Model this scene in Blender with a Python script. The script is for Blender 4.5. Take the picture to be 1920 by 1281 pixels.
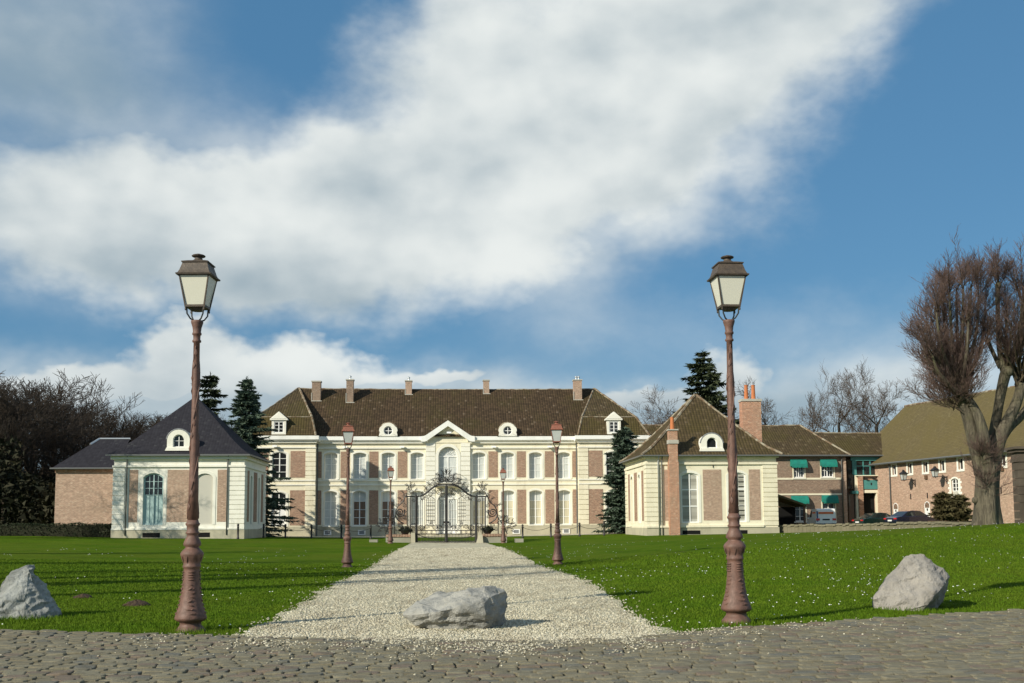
import bpy, bmesh, math, random
import numpy as np
from mathutils import Vector, Matrix, noise as mnoise
R = math.radians
SC = bpy.context.scene
for _o in list(bpy.data.objects): bpy.data.objects.remove(_o)
COL = SC.collection
random.seed(7)
RNG = np.random.default_rng(11)

# ------------------------------------------------------------------ camera
FPX, PX0, PY0 = 2000.0, 960.0, 794.0          # focal length and principal point, in pixels of a 1920 wide frame
YAW, PITCH, ROLL = R(3.6), R(5.4), R(0.35)
CAM = np.array([-0.29, 0.0, 1.5])
_f = np.array([math.sin(YAW) * math.cos(PITCH), math.cos(YAW) * math.cos(PITCH), math.sin(PITCH)])
_r = np.array([math.cos(YAW), -math.sin(YAW), 0.0])
_u = np.cross(_r, _f)
CR = _r * math.cos(ROLL) - _u * math.sin(ROLL)
CU = _u * math.cos(ROLL) + _r * math.sin(ROLL)
CF = _f
cam_d = bpy.data.cameras.new('camera'); cam = bpy.data.objects.new('camera', cam_d); COL.objects.link(cam)
cam.matrix_world = Matrix([[CR[i], CU[i], -CF[i], CAM[i]] for i in range(3)] + [[0, 0, 0, 1]])
cam_d.sensor_width = 36; cam_d.lens = 36 * FPX / 1920
cam_d.shift_y = (PY0 - 640.5) / 1920
cam_d.clip_end = 5000; cam_d.clip_start = 0.1
SC.camera = cam

def ray(px, py):
    return CF * FPX + CR * (px - PX0) + CU * (PY0 - py)
def at(px, py, Y):
    """point of the place seen at a pixel of the photograph, Y metres down the drive"""
    d = ray(px, py); t = (Y - CAM[1]) / d[1]
    return CAM + d * t
def atz(px, py, z=0.0):
    d = ray(px, py); t = (z - CAM[2]) / d[2]
    return CAM + d * t

# ------------------------------------------------------------------ light
SUN_EL, SUN_TO = R(28.5), R(52.4)              # light travels towards azimuth 52.4 deg (clockwise from +Y)
LDIR = Vector((math.sin(SUN_TO) * math.cos(SUN_EL), math.cos(SUN_TO) * math.cos(SUN_EL), -math.sin(SUN_EL)))
sun_d = bpy.data.lights.new('sun', 'SUN'); sun_d.energy = 5.0; sun_d.angle = R(0.53); sun_d.color = (1.0, 0.93, 0.77)
sun = bpy.data.objects.new('sun', sun_d); COL.objects.link(sun)
sun.rotation_euler = LDIR.to_track_quat('-Z', 'Y').to_euler(); sun.location = (-60, -50, 60)

# ------------------------------------------------------------------ node expressions
class S:
    nt = None
    def __init__(s, k): s.k = k
    def _b(s, o, op, rev=False):
        a, b = (o, s) if rev else (s, o)
        return fn(op, a, b)
    def __add__(s, o): return s._b(o, 'ADD')
    def __radd__(s, o): return s._b(o, 'ADD', True)
    def __sub__(s, o): return s._b(o, 'SUBTRACT')
    def __rsub__(s, o): return s._b(o, 'SUBTRACT', True)
    def __mul__(s, o): return s._b(o, 'MULTIPLY')
    def __rmul__(s, o): return s._b(o, 'MULTIPLY', True)
    def __truediv__(s, o): return s._b(o, 'DIVIDE')
    def __rtruediv__(s, o): return s._b(o, 'DIVIDE', True)
def put(sock, v):
    if isinstance(v, S): S.nt.links.new(v.k, sock)
    elif isinstance(v, (tuple, list)):
        sock.default_value = (*v, 1.0) if (len(v) == 3 and sock.type == 'RGBA') else v
    else: sock.default_value = v
def fn(op, *a):
    n = S.nt.nodes.new('ShaderNodeMath'); n.operation = op
    for i, v in enumerate(a): put(n.inputs[i], v)
    return S(n.outputs[0])
def ss(x, a, b, lo=0.0, hi=1.0):
    n = S.nt.nodes.new('ShaderNodeMapRange'); n.interpolation_type = 'SMOOTHSTEP'
    put(n.inputs[0], x); put(n.inputs[1], a); put(n.inputs[2], b); put(n.inputs[3], lo); put(n.inputs[4], hi)
    return S(n.outputs[0])
def xyz(v):
    n = S.nt.nodes.new('ShaderNodeSeparateXYZ'); put(n.inputs[0], v); return [S(o) for o in n.outputs]
def comb(x, y, z=0.0):
    n = S.nt.nodes.new('ShaderNodeCombineXYZ'); put(n.inputs[0], x); put(n.inputs[1], y); put(n.inputs[2], z); return S(n.outputs[0])
def vmap(v, loc=(0, 0, 0), rot=(0, 0, 0), scale=(1, 1, 1), kind='POINT'):
    n = S.nt.nodes.new('ShaderNodeMapping'); n.vector_type = kind
    put(n.inputs[0], v); n.inputs[1].default_value = loc; n.inputs[2].default_value = rot; n.inputs[3].default_value = scale
    return S(n.outputs[0])
def vdot(a, b):
    n = S.nt.nodes.new('ShaderNodeVectorMath'); n.operation = 'DOT_PRODUCT'; put(n.inputs[0], a); put(n.inputs[1], b); return S(n.outputs['Value'])
def vadd(a, b):
    n = S.nt.nodes.new('ShaderNodeVectorMath'); n.operation = 'ADD'; put(n.inputs[0], a); put(n.inputs[1], b); return S(n.outputs[0])
def noise(v, scale, detail=3, rough=0.55, dist=0.0, col=False):
    n = S.nt.nodes.new('ShaderNodeTexNoise'); put(n.inputs['Vector'], v); put(n.inputs['Scale'], scale)
    n.inputs['Detail'].default_value = detail; n.inputs['Roughness'].default_value = rough; n.inputs['Distortion'].default_value = dist
    return S(n.outputs[1 if col else 0])
def voro(v, scale, out='Distance', feature='F1'):
    n = S.nt.nodes.new('ShaderNodeTexVoronoi'); n.feature = feature; put(n.inputs['Vector'], v); put(n.inputs['Scale'], scale); return S(n.outputs[out])
def wn(v, out=0):
    n = S.nt.nodes.new('ShaderNodeTexWhiteNoise'); put(n.inputs['Vector'], v); return S(n.outputs[out])
def mix(f, a, b, blend='MIX'):
    n = S.nt.nodes.new('ShaderNodeMix'); n.data_type = 'RGBA'; n.blend_type = blend
    put(n.inputs[0], f); put(n.inputs[6], a); put(n.inputs[7], b); return S(n.outputs[2])
def pos():
    return S(S.nt.nodes.new('ShaderNodeNewGeometry').outputs['Position'])
def geo(o):
    return S(S.nt.nodes.new('ShaderNodeNewGeometry').outputs[o])
def objpos():
    return S(S.nt.nodes.new('ShaderNodeTexCoord').outputs['Object'])
def objrand():
    return S(S.nt.nodes.new('ShaderNodeObjectInfo').outputs['Random'])
def hsv(c, h=0.5, s=1.0, v=1.0):
    n = S.nt.nodes.new('ShaderNodeHueSaturation'); put(n.inputs['Hue'], h); put(n.inputs['Saturation'], s); put(n.inputs['Value'], v); put(n.inputs['Color'], c)
    return S(n.outputs[0])
M = {}
def material(name, build=None, color=(.5, .5, .5), rough=.8, spec=.3, metal=0.0, coat=0.0, transmission=0.0, subsurf=None):
    m = bpy.data.materials.new(name); m.use_nodes = True; S.nt = m.node_tree
    b = next(n for n in S.nt.nodes if n.type == 'BSDF_PRINCIPLED')
    b.inputs['Roughness'].default_value = rough; b.inputs['Specular IOR Level'].default_value = spec
    b.inputs['Metallic'].default_value = metal; b.inputs['Coat Weight'].default_value = coat; b.inputs['Transmission Weight'].default_value = transmission
    b.inputs['Base Color'].default_value = (*color, 1)
    if build:
        r = build()
        if 'color' in r: put(b.inputs['Base Color'], r['color'])
        if 'rough' in r: put(b.inputs['Roughness'], r['rough'])
        if 'bump' in r:
            n = S.nt.nodes.new('ShaderNodeBump'); n.inputs['Strength'].default_value = r.get('bs', 1.0); n.inputs['Distance'].default_value = r.get('bd', 0.02)
            put(n.inputs['Height'], r['bump']); S.nt.links.new(n.outputs[0], b.inputs['Normal'])
    M[name] = m
    return m

# ------------------------------------------------------------------ sky: physical sky with cloud cover by direction
world = bpy.data.worlds.new('World'); SC.world = world; world.use_nodes = True
S.nt = world.node_tree
bg = next(n for n in S.nt.nodes if n.type == 'BACKGROUND')
sky = S.nt.nodes.new('ShaderNodeTexSky'); sky.sky_type = 'NISHITA'; sky.sun_disc = False
sky.sun_elevation = SUN_EL; sky.sun_rotation = SUN_TO + math.pi
sky.air_density = 1.0; sky.dust_density = 0.6; sky.ozone_density = 2.0
D = S(S.nt.nodes.new('ShaderNodeTexCoord').outputs['Generated'])
dx, dy, dz = xyz(D)
AZ = fn('ARCTAN2', dx, dy); EL = fn('ARCSINE', dz)
def sky_uv(px, py):
    d = ray(px, py); d = d / np.linalg.norm(d)
    return math.atan2(d[0], d[1]), math.asin(d[2])
UV = comb(AZ, EL, 0.0)
dstr = vmap(D, scale=(1, 1, 1.5))
w1 = noise(dstr, 4.5, 5, .62, col=True)
UVw = vadd(UV, vmap(w1, loc=(-.5 * .17, -.5 * .13, 0), scale=(.17, .13, 0)))
def blobs(lst, base=None):
    tot = None
    for (px, py, a, b, rot, w) in lst:
        u, v = sky_uv(px, py)
        p = vmap(base or UVw, loc=(u, v, 0), rot=(0, 0, R(rot)), scale=(a / FPX, b / FPX, 1), kind='TEXTURE')
        e = fn('EXPONENT', vdot(p, p) * -1.0) * w
        tot = e if tot is None else tot + e
    return tot
cl = blobs([(1180, 120, 480, 240, 28, 1.0), (980, 320, 420, 175, 18, .95), (560, 420, 430, 120, 4, .8), (130, 370, 340, 100, 0, .8),
            (1520, -30, 230, 120, 40, .7), (240, 260, 60, 55, 0, .4), (610, 270, 90, 60, 0, .35), (850, 20, 140, 140, 0, .6), (420, 510, 280, 55, 0, .6)])
cl2 = blobs([(320, 625, 110, 70, 0, .95), (580, 655, 120, 55, 0, .85), (470, 725, 380, 45, 0, .75), (120, 735, 180, 38, 0, .5),
             (1385, 665, 115, 80, 0, .85), (1200, 735, 150, 30, 0, .75), (1480, 755, 230, 40, 0, .55), (860, 725, 100, 22, 0, .6)])
thin = blobs([(40, 80, 310, 190, 0, .90), (420, 285, 140, 70, 0, .45), (1280, 340, 330, 80, 40, .75), (1520, 130, 220, 70, 48, .6), (80, 500, 200, 70, 0, .4), (1300, 590, 420, 60, 0, .30), (640, 220, 150, 60, 30, .45), (1640, 690, 340, 80, 0, .6), (900, 480, 350, 70, 10, .45), (350, 770, 700, 90, 0, 1.1), (1400, 780, 500, 70, 0, .8)])
n1 = noise(dstr, 6.0, 7, .62)
ns = noise(dstr, 3.6, 4, .55); ns2 = noise(vadd(dstr, (.020, .0, -.045)), 3.6, 4, .55)
outside = ss(fn('MAXIMUM', fn('ABSOLUTE', AZ - YAW) * 2000.0 - 1050.0, EL * 2000.0 - 1020.0), 0.0, 500.0)
gen = ss(ns, .46, .66) * outside
a1 = ss(cl + (n1 - .5) * .80, .10, .92)
a2 = ss(cl2 + (n1 - .5) * .95, .34, .72)
a3 = ss(thin + (n1 - .5) * .45, .05, 1.1) * .85
low = ss(EL, R(-1), R(9), 1.0, 0.0) * .7
cov = fn('MAXIMUM', fn('MAXIMUM', a1, a2), fn('MAXIMUM', a3, gen))
emb = (ns - ns2) * 2.2 + (n1 - .5) * .7
shade = blobs([(420, 520, 360, 80, 0, .62), (60, 110, 350, 200, 0, 1.0), (1000, 440, 360, 50, 20, .30), (450, 790, 800, 85, 0, .6), (1300, 800, 600, 70, 0, .5), (1050, 240, 240, 70, 20, .32), (1350, 230, 300, 60, 45, .30), (640, 340, 140, 50, 0, .30), (1280, 60, 200, 60, 20, .2)], UV)
lit = .82 + emb * 1.1 - shade * .85
cloudc = mix(ss(lit, -.15, 1.05), (3.0, 3.9, 4.5), (7.8, 8.15, 8.0))
skyc = mix(.6, mix(1.0, S(sky.outputs[0]), (.66, .86, .90), 'MULTIPLY'), (.80, 2.38, 4.40))
hz = mix(low, skyc, (3.2, 4.4, 5.0))
put(bg.inputs['Color'], mix(cov, hz, mix(low * .5, cloudc, (3.4, 4.4, 4.9))))
world.cycles.sampling_method = 'MANUAL'; world.cycles.sample_map_resolution = 512
bg.inputs['Strength'].default_value = 0.10
SC.view_settings.view_transform = 'Standard'; SC.view_settings.look = 'None'
SC.view_settings.exposure = 0.08; SC.view_settings.gamma = 1.0
SC.cycles.max_bounces = 4; SC.cycles.transparent_max_bounces = 8

# ------------------------------------------------------------------ mesh helpers
class MB:
    def __init__(s, tf=None): s.v = []; s.f = []; s.m = []; s.tf = tf; s.mi = 0
    def add(s, pts, faces):
        b = len(s.v)
        s.v += [s.tf(*p) if s.tf else tuple(p) for p in pts]
        for f in faces: s.f.append(tuple(i + b for i in f)); s.m.append(s.mi)
    def poly(s, *pts): s.add(pts, [tuple(range(len(pts)))])
    def box(s, x0, x1, y0, y1, z0, z1):
        s.add([(x0, y0, z0), (x1, y0, z0), (x1, y1, z0), (x0, y1, z0), (x0, y0, z1), (x1, y0, z1), (x1, y1, z1), (x0, y1, z1)],
              [(0, 3, 2, 1), (4, 5, 6, 7), (0, 1, 5, 4), (1, 2, 6, 5), (2, 3, 7, 6), (3, 0, 4, 7)])
    def extrude_y(s, pts, y0, y1):
        """closed outline of (x, z) pushed from y0 to y1"""
        n = len(pts)
        s.add([(x, y0, z) for x, z in pts] + [(x, y1, z) for x, z in pts],
              [tuple(range(n)), tuple(range(2 * n - 1, n - 1, -1))] + [(i, i + n, (i + 1) % n + n, (i + 1) % n) for i in range(n)])
    def extrude_x(s, pts, x0, x1):
        n = len(pts)
        s.add([(x0, y, z) for y, z in pts] + [(x1, y, z) for y, z in pts],
              [tuple(range(n)), tuple(range(2 * n - 1, n - 1, -1))] + [(i, i + n, (i + 1) % n + n, (i + 1) % n) for i in range(n)])
    def loft(s, rings, cap=True, closed=True):
        n = len(rings[0]); b = [p for r in rings for p in r]; fs = []
        for k in range(len(rings) - 1):
            for i in range(n if closed else n - 1):
                j = (i + 1) % n; fs.append((k * n + i, k * n + j, (k + 1) * n + j, (k + 1) * n + i))
        if cap: fs.append(tuple(range(n - 1, -1, -1))); fs.append(tuple((len(rings) - 1) * n + i for i in range(n)))
        s.add(b, fs)
    def lathe(s, prof, n=16, cx=0.0, cy=0.0, rot=0.0):
        s.loft([[(cx + r * math.cos(rot + 2 * math.pi * i / n), cy + r * math.sin(rot + 2 * math.pi * i / n), z) for i in range(n)] for r, z in prof])
    def tube(s, pts, rad, n=6, cap=True):
        pts = [Vector(p) for p in pts]; rings = []; u = None
        for i, p in enumerate(pts):
            t = (pts[min(i + 1, len(pts) - 1)] - pts[max(i - 1, 0)])
            if t.length < 1e-9: t = Vector((0, 0, 1))
            t.normalize()
            if u is None:
                u = t.cross(Vector((0, 0, 1)))
                if u.length < 1e-3: u = t.cross(Vector((0, 1, 0)))
            u = (u - t * u.dot(t)).normalized(); w = t.cross(u)
            r = rad[i] if isinstance(rad, (list, tuple)) else rad
            rings.append([tuple(p + (u * math.cos(2 * math.pi * k / n) + w * math.sin(2 * math.pi * k / n)) * r) for k in range(n)])
        s.loft(rings, cap)
    def mesh(s, name, mats, smooth=False):
        me = bpy.data.meshes.new(name); me.from_pydata(s.v, [], s.f)
        for m in (mats if isinstance(mats, (list, tuple)) else [mats]): me.materials.append(M[m])
        if any(s.m): me.polygons.foreach_set('material_index', s.m)
        if smooth: me.polygons.foreach_set('use_smooth', [True] * len(me.polygons))
        me.update(); return me
    def build(s, name, mats, parent=None, smooth=False, **kw):
        return link(name, s.mesh(name, mats, smooth), parent, **kw)
def link(name, data, parent=None, loc=None, rot=None, scale=None, **props):
    o = bpy.data.objects.new(name, data); COL.objects.link(o)
    if parent: o.parent = parent
    if loc is not None: o.location = loc
    if rot is not None: o.rotation_euler = rot
    if scale is not None: o.scale = scale
    for k, v in props.items(): o[k] = v
    return o
def thing(name, label, cat, loc=(0, 0, 0), rz=0.0, group=None):
    o = link(name, None, loc=tuple(loc), rot=(0, 0, rz), label=label, category=cat); o.empty_display_size = .2
    if group: o['group'] = group
    return o
def copy_tree(src, loc, rz, label, parent=None, scale=1.0):
    kids = {}
    for o in bpy.data.objects:
        if o.parent: kids.setdefault(o.parent, []).append(o)
    def rec(o, par):
        c = o.copy(); COL.objects.link(c); c.parent = par
        for k in kids.get(o, []): rec(k, c)
        return c
    c = rec(src, parent); c.location = tuple(loc); c.rotation_euler = (0, 0, rz); c.scale = (scale,) * 3; c['label'] = label
    return c
def np_mesh(name, V, F, mat, smooth=False):
    V = np.asarray(V, np.float32); F = np.asarray(F, np.int32); me = bpy.data.meshes.new(name)
    me.vertices.add(len(V)); me.vertices.foreach_set('co', V.ravel())
    me.loops.add(F.size); me.loops.foreach_set('vertex_index', F.ravel())
    me.polygons.add(len(F)); me.polygons.foreach_set('loop_start', np.arange(0, F.size, F.shape[1], dtype=np.int32))
    if smooth: me.polygons.foreach_set('use_smooth', np.ones(len(F), bool))
    for m in (mat if isinstance(mat, (list, tuple)) else [mat]): me.materials.append(M[m])
    me.update(calc_edges=True); return me
def seg_mesh(name, segs, mat, sides=3):
    """tapered limb pieces: rows of x0 y0 z0 x1 y1 z1 r0 r1"""
    A = np.asarray(segs, np.float64); p0, p1 = A[:, :3], A[:, 3:6]; d = p1 - p0
    d /= np.maximum(np.linalg.norm(d, axis=1, keepdims=True), 1e-9)
    ref = np.where(np.abs(d[:, 2:3]) > .9, np.array([[1., 0, 0]]), np.array([[0, 0, 1.]]))
    a = np.cross(d, ref); a /= np.linalg.norm(a, axis=1, keepdims=True); b = np.cross(d, a)
    n = len(A); V = np.empty((n, 2, sides, 3))
    for k in range(sides):
        q = a * math.cos(2 * math.pi * k / sides) + b * math.sin(2 * math.pi * k / sides)
        V[:, 0, k] = p0 + q * A[:, 6:7]; V[:, 1, k] = p1 + q * A[:, 7:8]
    base = (np.arange(n) * 2 * sides)[:, None]
    F = np.concatenate([base + np.array([[k, (k + 1) % sides, sides + (k + 1) % sides, sides + k]]) for k in range(sides)])
    return np_mesh(name, V.reshape(-1, 3), F, mat, True)
CUBE = None
def block(name, parent, mat, x0, x1, y0, y1, z0, z1):
    """a stone, tile or board of its own: all of one material share a slightly chamfered unit mesh"""
    key = 'block_' + mat
    if key not in bpy.data.meshes:
        bm = bmesh.new(); bmesh.ops.create_cube(bm, size=1.0); me = bpy.data.meshes.new(key); bm.to_mesh(me); bm.free(); me.materials.append(M[mat])
    return link(name, bpy.data.meshes[key], parent, loc=((x0 + x1) / 2, (y0 + y1) / 2, (z0 + z1) / 2), scale=(abs(x1 - x0), abs(y1 - y0), abs(z1 - z0)))
class Frame:
    """a building's own axes: x along the front, y inwards, z up from its base"""
    def __init__(s, loc, rz=0.0):
        s.o = np.array(loc, float); c, n = math.cos(rz), math.sin(rz); s.rz = rz
        s.ex = np.array([c, n, 0]); s.ey = np.array([-n, c, 0])
    def hit(s, px, py, y=0.0):
        d = ray(px, py); t = (y - np.dot(CAM - s.o, s.ey)) / np.dot(d, s.ey); p = CAM + d * t - s.o
        return float(np.dot(p, s.ex)), float(p[2])
    def x(s, px, y=0.0, py=900): return s.hit(px, py, y)[0]
    def z(s, py, px=960, y=0.0): return s.hit(px, py, y)[1]
# ------------------------------------------------------------------ materials
def _stone(c0, c1, stain=(.30, .27, .19), amt=.5):
    def f():
        p = pos(); n = noise(p, .9, 6, .62); m = noise(vmap(p, scale=(1, 1, .25)), 1.6, 5, .6); g = noise(p, 9, 4, .6)
        c = mix(ss(n, .3, .7), c0, c1)
        c = mix(ss(m, .52, .78) * amt, c, stain)
        return dict(color=mix(ss(g, .35, .75) * .15, c, (c0[0] * .75, c0[1] * .75, c0[2] * .7)), bump=g, bs=.35, bd=.02)
    return f
material('stone', _stone((.81, .755, .59), (.73, .675, .515), (.40, .34, .235), .5), rough=.85)
material('stone_white', _stone((.84, .82, .73), (.77, .75, .66), (.45, .41, .32), amt=.3), rough=.8)
material('stone_base', _stone((.50, .46, .34), (.40, .37, .28), (.20, .19, .14), .6), rough=.9)
material('stone_grey', _stone((.36, .34, .27), (.27, .26, .20), (.13, .14, .08), .6), rough=.9)
material('stone_mossy', _stone((.20, .18, .125), (.14, .13, .085), (.085, .095, .035), .7), rough=.95, spec=.1)
material('stone_pier', _stone((.105, .085, .065), (.065, .052, .04), (.24, .22, .18), .45), rough=.9)  # dark stone, its colour deepened further to paint in the pier's shade
material('white_paint', lambda: dict(color=mix(ss(noise(pos(), 1.3, 5), .4, .75) * .35, (.82, .82, .80), (.62, .62, .58))), rough=.45, spec=.5)
material('white_cornice', lambda: dict(color=mix(ss(noise(vmap(pos(), scale=(1, 1, .3)), 1.1, 5), .45, .75) * .5, (.84, .84, .80), (.60, .60, .54))), rough=.6)
def _brick(c0, c1, mortar, h=.075, w=.225):
    def f():
        x, y, z = xyz(pos()); v = comb(x + y, z)
        n = S.nt.nodes.new('ShaderNodeTexBrick'); put(n.inputs['Vector'], v); n.inputs['Scale'].default_value = 1.0
        n.inputs['Color1'].default_value = (*c0, 1); n.inputs['Color2'].default_value = (*c1, 1); n.inputs['Mortar'].default_value = (*mortar, 1)
        n.inputs['Brick Width'].default_value = w; n.inputs['Row Height'].default_value = h; n.inputs['Mortar Size'].default_value = .011; n.inputs['Mortar Smooth'].default_value = .2; n.inputs['Bias'].default_value = -.1
        c = S(n.outputs[0]); r = wn(comb(fn('FLOOR', (x + y) / .17), fn('FLOOR', z / h)))
        c = hsv(c, .5, 1.0, .84 + r * .32); big = noise(pos(), .45, 4)
        c = mix(ss(r, .86, .97) * .35, c, mortar)
        c = mix(ss(big, .45, .75) * .35, c, (.33, .25, .18)); fs = noise(pos(), 7, 3, .7); c = hsv(c, .5, 1.0, .62 + fs * .76)
        return dict(color=c, bump=S(n.outputs[1]) * -1.0, bs=.5, bd=.015)
    return f
material('brick', _brick((.33, .165, .110), (.235, .125, .088), (.44, .36, .27)), rough=.9)
material('brick_pale', _brick((.41, .245, .175), (.32, .190, .138), (.50, .42, .325)), rough=.9)
material('brick_red', _brick((.46, .18, .095), (.36, .135, .075), (.50, .43, .33)), rough=.9)
material('brick_dark', _brick((.25, .15, .105), (.20, .125, .09), (.33, .28, .22)), rough=.9)
def _tiles(cols, moss, moss_amt, uw=.24, vh=.19, bs=.9, light=.06):
    def f():
        p = pos(); x, y, z = xyz(p); nx, ny, nz = xyz(geo('True Normal'))
        side = fn('GREATER_THAN', fn('ABSOLUTE', nx), fn('ABSOLUTE', ny))
        u = (x + (y - x) * side) / uw; row = z / vh
        cell = comb(fn('FLOOR', u), fn('FLOOR', row)); r = wn(cell)
        fu = fn('FRACT', u); fr = fn('FRACT', row)
        c = mix(ss(r, .1, .9), cols[0], cols[1])
        c = mix(fn('GREATER_THAN', r, 1 - light), c, cols[2])
        big = noise(vmap(p, scale=(1, 1, .6)), .35, 5, .6); fine = noise(p, 5, 4, .65)
        c = mix(ss(big + (fine - .5) * .6, .5 - moss_amt * .3, .8 - moss_amt * .3) * .75, c, moss)
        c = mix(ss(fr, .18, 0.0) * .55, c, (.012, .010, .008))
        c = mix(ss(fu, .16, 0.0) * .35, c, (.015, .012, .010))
        h = fn('SINE', fu * math.pi) * .7 + (1.0 - fr) * .6 + fine * .3
        return dict(color=c, bump=h, bs=bs, bd=.05)
    return f
material('roof_brown', _tiles(((.080, .054, .033), (.052, .036, .023), (.13, .095, .065)), (.064, .052, .022), .15, light=.03), rough=.95, spec=.08)
material('roof_mossy', _tiles(((.090, .066, .036), (.062, .046, .026), (.12, .09, .055)), (.075, .060, .022), .30), rough=.95, spec=.08)
material('roof_wing', _tiles(((.088, .064, .036), (.062, .046, .027), (.13, .10, .06)), (.080, .066, .024), .35), rough=.95, spec=.08)
material('roof_barn', _tiles(((.135, .108, .055), (.112, .09, .046), (.155, .13, .068)), (.125, .100, .042), .5, .2, .15, .35, .02), rough=.95, spec=.08)
material('slate', _tiles(((.034, .033, .040), (.027, .026, .032), (.045, .045, .05)), (.032, .031, .035), .0, .22, .12, .25, .03), rough=.8, spec=.06)
material('lead', color=(.20, .21, .22), rough=.6)
material('mortar', lambda: dict(color=mix(noise(pos(), 4, 4), (.52, .50, .44), (.34, .32, .27))), rough=.9)
material('ridge_tile', lambda: dict(color=mix(ss(noise(pos(), 2.5, 4), .4, .65), (.15, .10, .06), (.30, .27, .20))), rough=.9)
material('terracotta', lambda: dict(color=mix(noise(pos(), 3, 4), (.55, .19, .07), (.40, .14, .06))), rough=.8)
material('gutter_grey', color=(.12, .125, .125), rough=.5, spec=.5)
material('metal_pale', color=(.55, .57, .58), rough=.35, metal=.7)
material('pane_pale', lambda: dict(color=mix(ss(noise(vmap(pos(), scale=(3, 3, .5)), 1.2, 3), .4, .7), (.50, .53, .53), (.62, .64, .62))), rough=.12, spec=.5)
material('pane_beige', lambda: dict(color=mix(ss(noise(vmap(pos(), scale=(5, 5, .4)), 1.4, 3), .4, .65), (.50, .46, .34), (.62, .58, .45))), rough=.12, spec=.5)
material('pane_dark', color=(.018, .020, .022), rough=.06, spec=.6)
material('pane_brown', lambda: dict(color=mix(ss(noise(vmap(pos(), scale=(6, 6, .4)), 1.4, 3), .4, .65), (.10, .052, .028), (.16, .09, .05))), rough=.10, spec=.5)
material('shutter_blue', lambda: dict(color=mix(ss(noise(vmap(pos(), scale=(1, 1, .3)), 2, 4), .4, .7) * .5, (.40, .53, .52), (.30, .40, .40))), rough=.55)
material('board_grey', lambda: dict(color=mix(ss(wn(comb(0.0, 0.0, fn('FLOOR', xyz(pos())[2] / .26))), 0, 1), (.30, .29, .25), (.46, .45, .40))), rough=.8)
material('blind', lambda: dict(color=mix(noise(pos(), 2, 3), (.55, .53, .46), (.50, .48, .42))), rough=.8)
material('black_void', color=(.006, .006, .006), rough=.9)
material('iron', lambda: dict(color=mix(ss(noise(pos(), 6, 4), .5, .75), (.014, .014, .015), (.05, .035, .025))), rough=.5, spec=.5)
material('teal', lambda: dict(color=mix(ss(noise(pos(), 1.2, 4), .4, .7), (.075, .25, .235), (.055, .19, .18))), rough=.55)
material('awning_cloth', lambda: dict(color=mix(ss(noise(pos(), 3, 4), .35, .7), (.012, .215, .165), (.015, .16, .13))), rough=.75)
def _lamp(c0, c1):
    def f():
        p = objpos(); n = noise(p, 14, 5, .6); b = noise(p, 45, 3, .6)
        w = noise(vmap(p, scale=(1, 1, .35)), 5.5, 6, .68); c = mix(ss(n, .3, .7), c0, c1); c = mix(ss(w, .54, .68) * .6, c, (c1[0] * .42, c1[1] * .42, c1[2] * .42)); c = mix(ss(w, .40, .30) * .35, c, (c0[0] * 1.35, c0[1] * 1.25, c0[2] * 1.2))
        return dict(color=c, bump=b + w, bs=.3, bd=.012, rough=.38 + n * .4)
    return f
material('lamp_pink', _lamp((.172, .092, .068), (.118, .066, .050)), rough=.55, spec=.4)
material('lamp_bronze', _lamp((.095, .070, .048), (.058, .044, .034)), rough=.4, spec=.5)
material('lamp_copper', _lamp((.28, .095, .055), (.20, .075, .048)), rough=.35, spec=.5)
material('lamp_iron', _lamp((.05, .05, .045), (.035, .045, .045)), rough=.45)
material('frosted_glass', lambda: dict(color=mix(noise(objpos(), 9, 3), (.64, .63, .53), (.67, .66, .55))), rough=.25, spec=.5)
def _clearglass():
    return dict(color=mix(noise(objpos(), 6, 3), (.42, .45, .44), (.55, .57, .54)))
material('lantern_glass', _clearglass, rough=.08, spec=.6)
def _rock(c0, c1, c2, moss=0.0):
    def f():
        p = objpos(); n = noise(p, 2.2, 8, .66, .4); q = noise(p, 9, 8, .7); v = voro(p, 4.2)
        cr = noise(vmap(p, rot=(.5, .3, .6), scale=(1, 4, 1)), 3.2, 8, .68)
        c = mix(ss(n, .32, .68), c0, c1); c = mix(ss(q, .56, .72) * .5, c, (.14, .14, .125)); c = mix(ss(cr, .60, .72) * .75, c, c2)
        st = noise(p, 1.1, 5, .6); c = mix(ss(st, .5, .72) * .5, c, (c1[0] * .62, c1[1] * .60, c1[2] * .52)); return dict(color=mix(ss(cr, .42, .34) * .6, c, (.12, .115, .10)), bump=q * 1.0 + cr * .8 + n, bs=.9, bd=.07)
    return f
material('rock_grey', _rock((.36, .37, .35), (.24, .25, .24), (.50, .47, .36)), rough=.85)
material('rock_warm', _rock((.38, .35, .31), (.27, .25, .225), (.52, .49, .43)), rough=.85)
material('rock_ochre', _rock((.42, .41, .37), (.25, .25, .235), (.42, .36, .21)), rough=.85)
def _bark(c0, c1, c2, s=1.0):
    def f():
        p = objpos(); n = noise(vmap(p, scale=(1, 1, .14)), 7 * s, 7, .70, .6); m = noise(p, .7, 4, .6)
        return dict(color=mix(ss(m, .48, .7) * .6, mix(ss(n, .38, .62), c0, c1), c2), bump=n, bs=1.0, bd=.16)
    return f
material('bark_lime', _bark((.150, .130, .092), (.075, .064, .046), (.130, .125, .062)), rough=.9)
material('bark_shoot', _bark((.105, .075, .050), (.065, .048, .034), (.10, .085, .045)), rough=.85)
material('twig_red', lambda: dict(color=mix(geo('Random Per Island'), (.105, .066, .058), (.165, .110, .090))), rough=.7)
material('bark_dark', _bark((.060, .048, .036), (.035, .029, .023), (.06, .06, .03)), rough=.95)
material('twig_brown', lambda: dict(color=mix(geo('Random Per Island'), (.070, .050, .036), (.105, .075, .055))), rough=.9)
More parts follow.
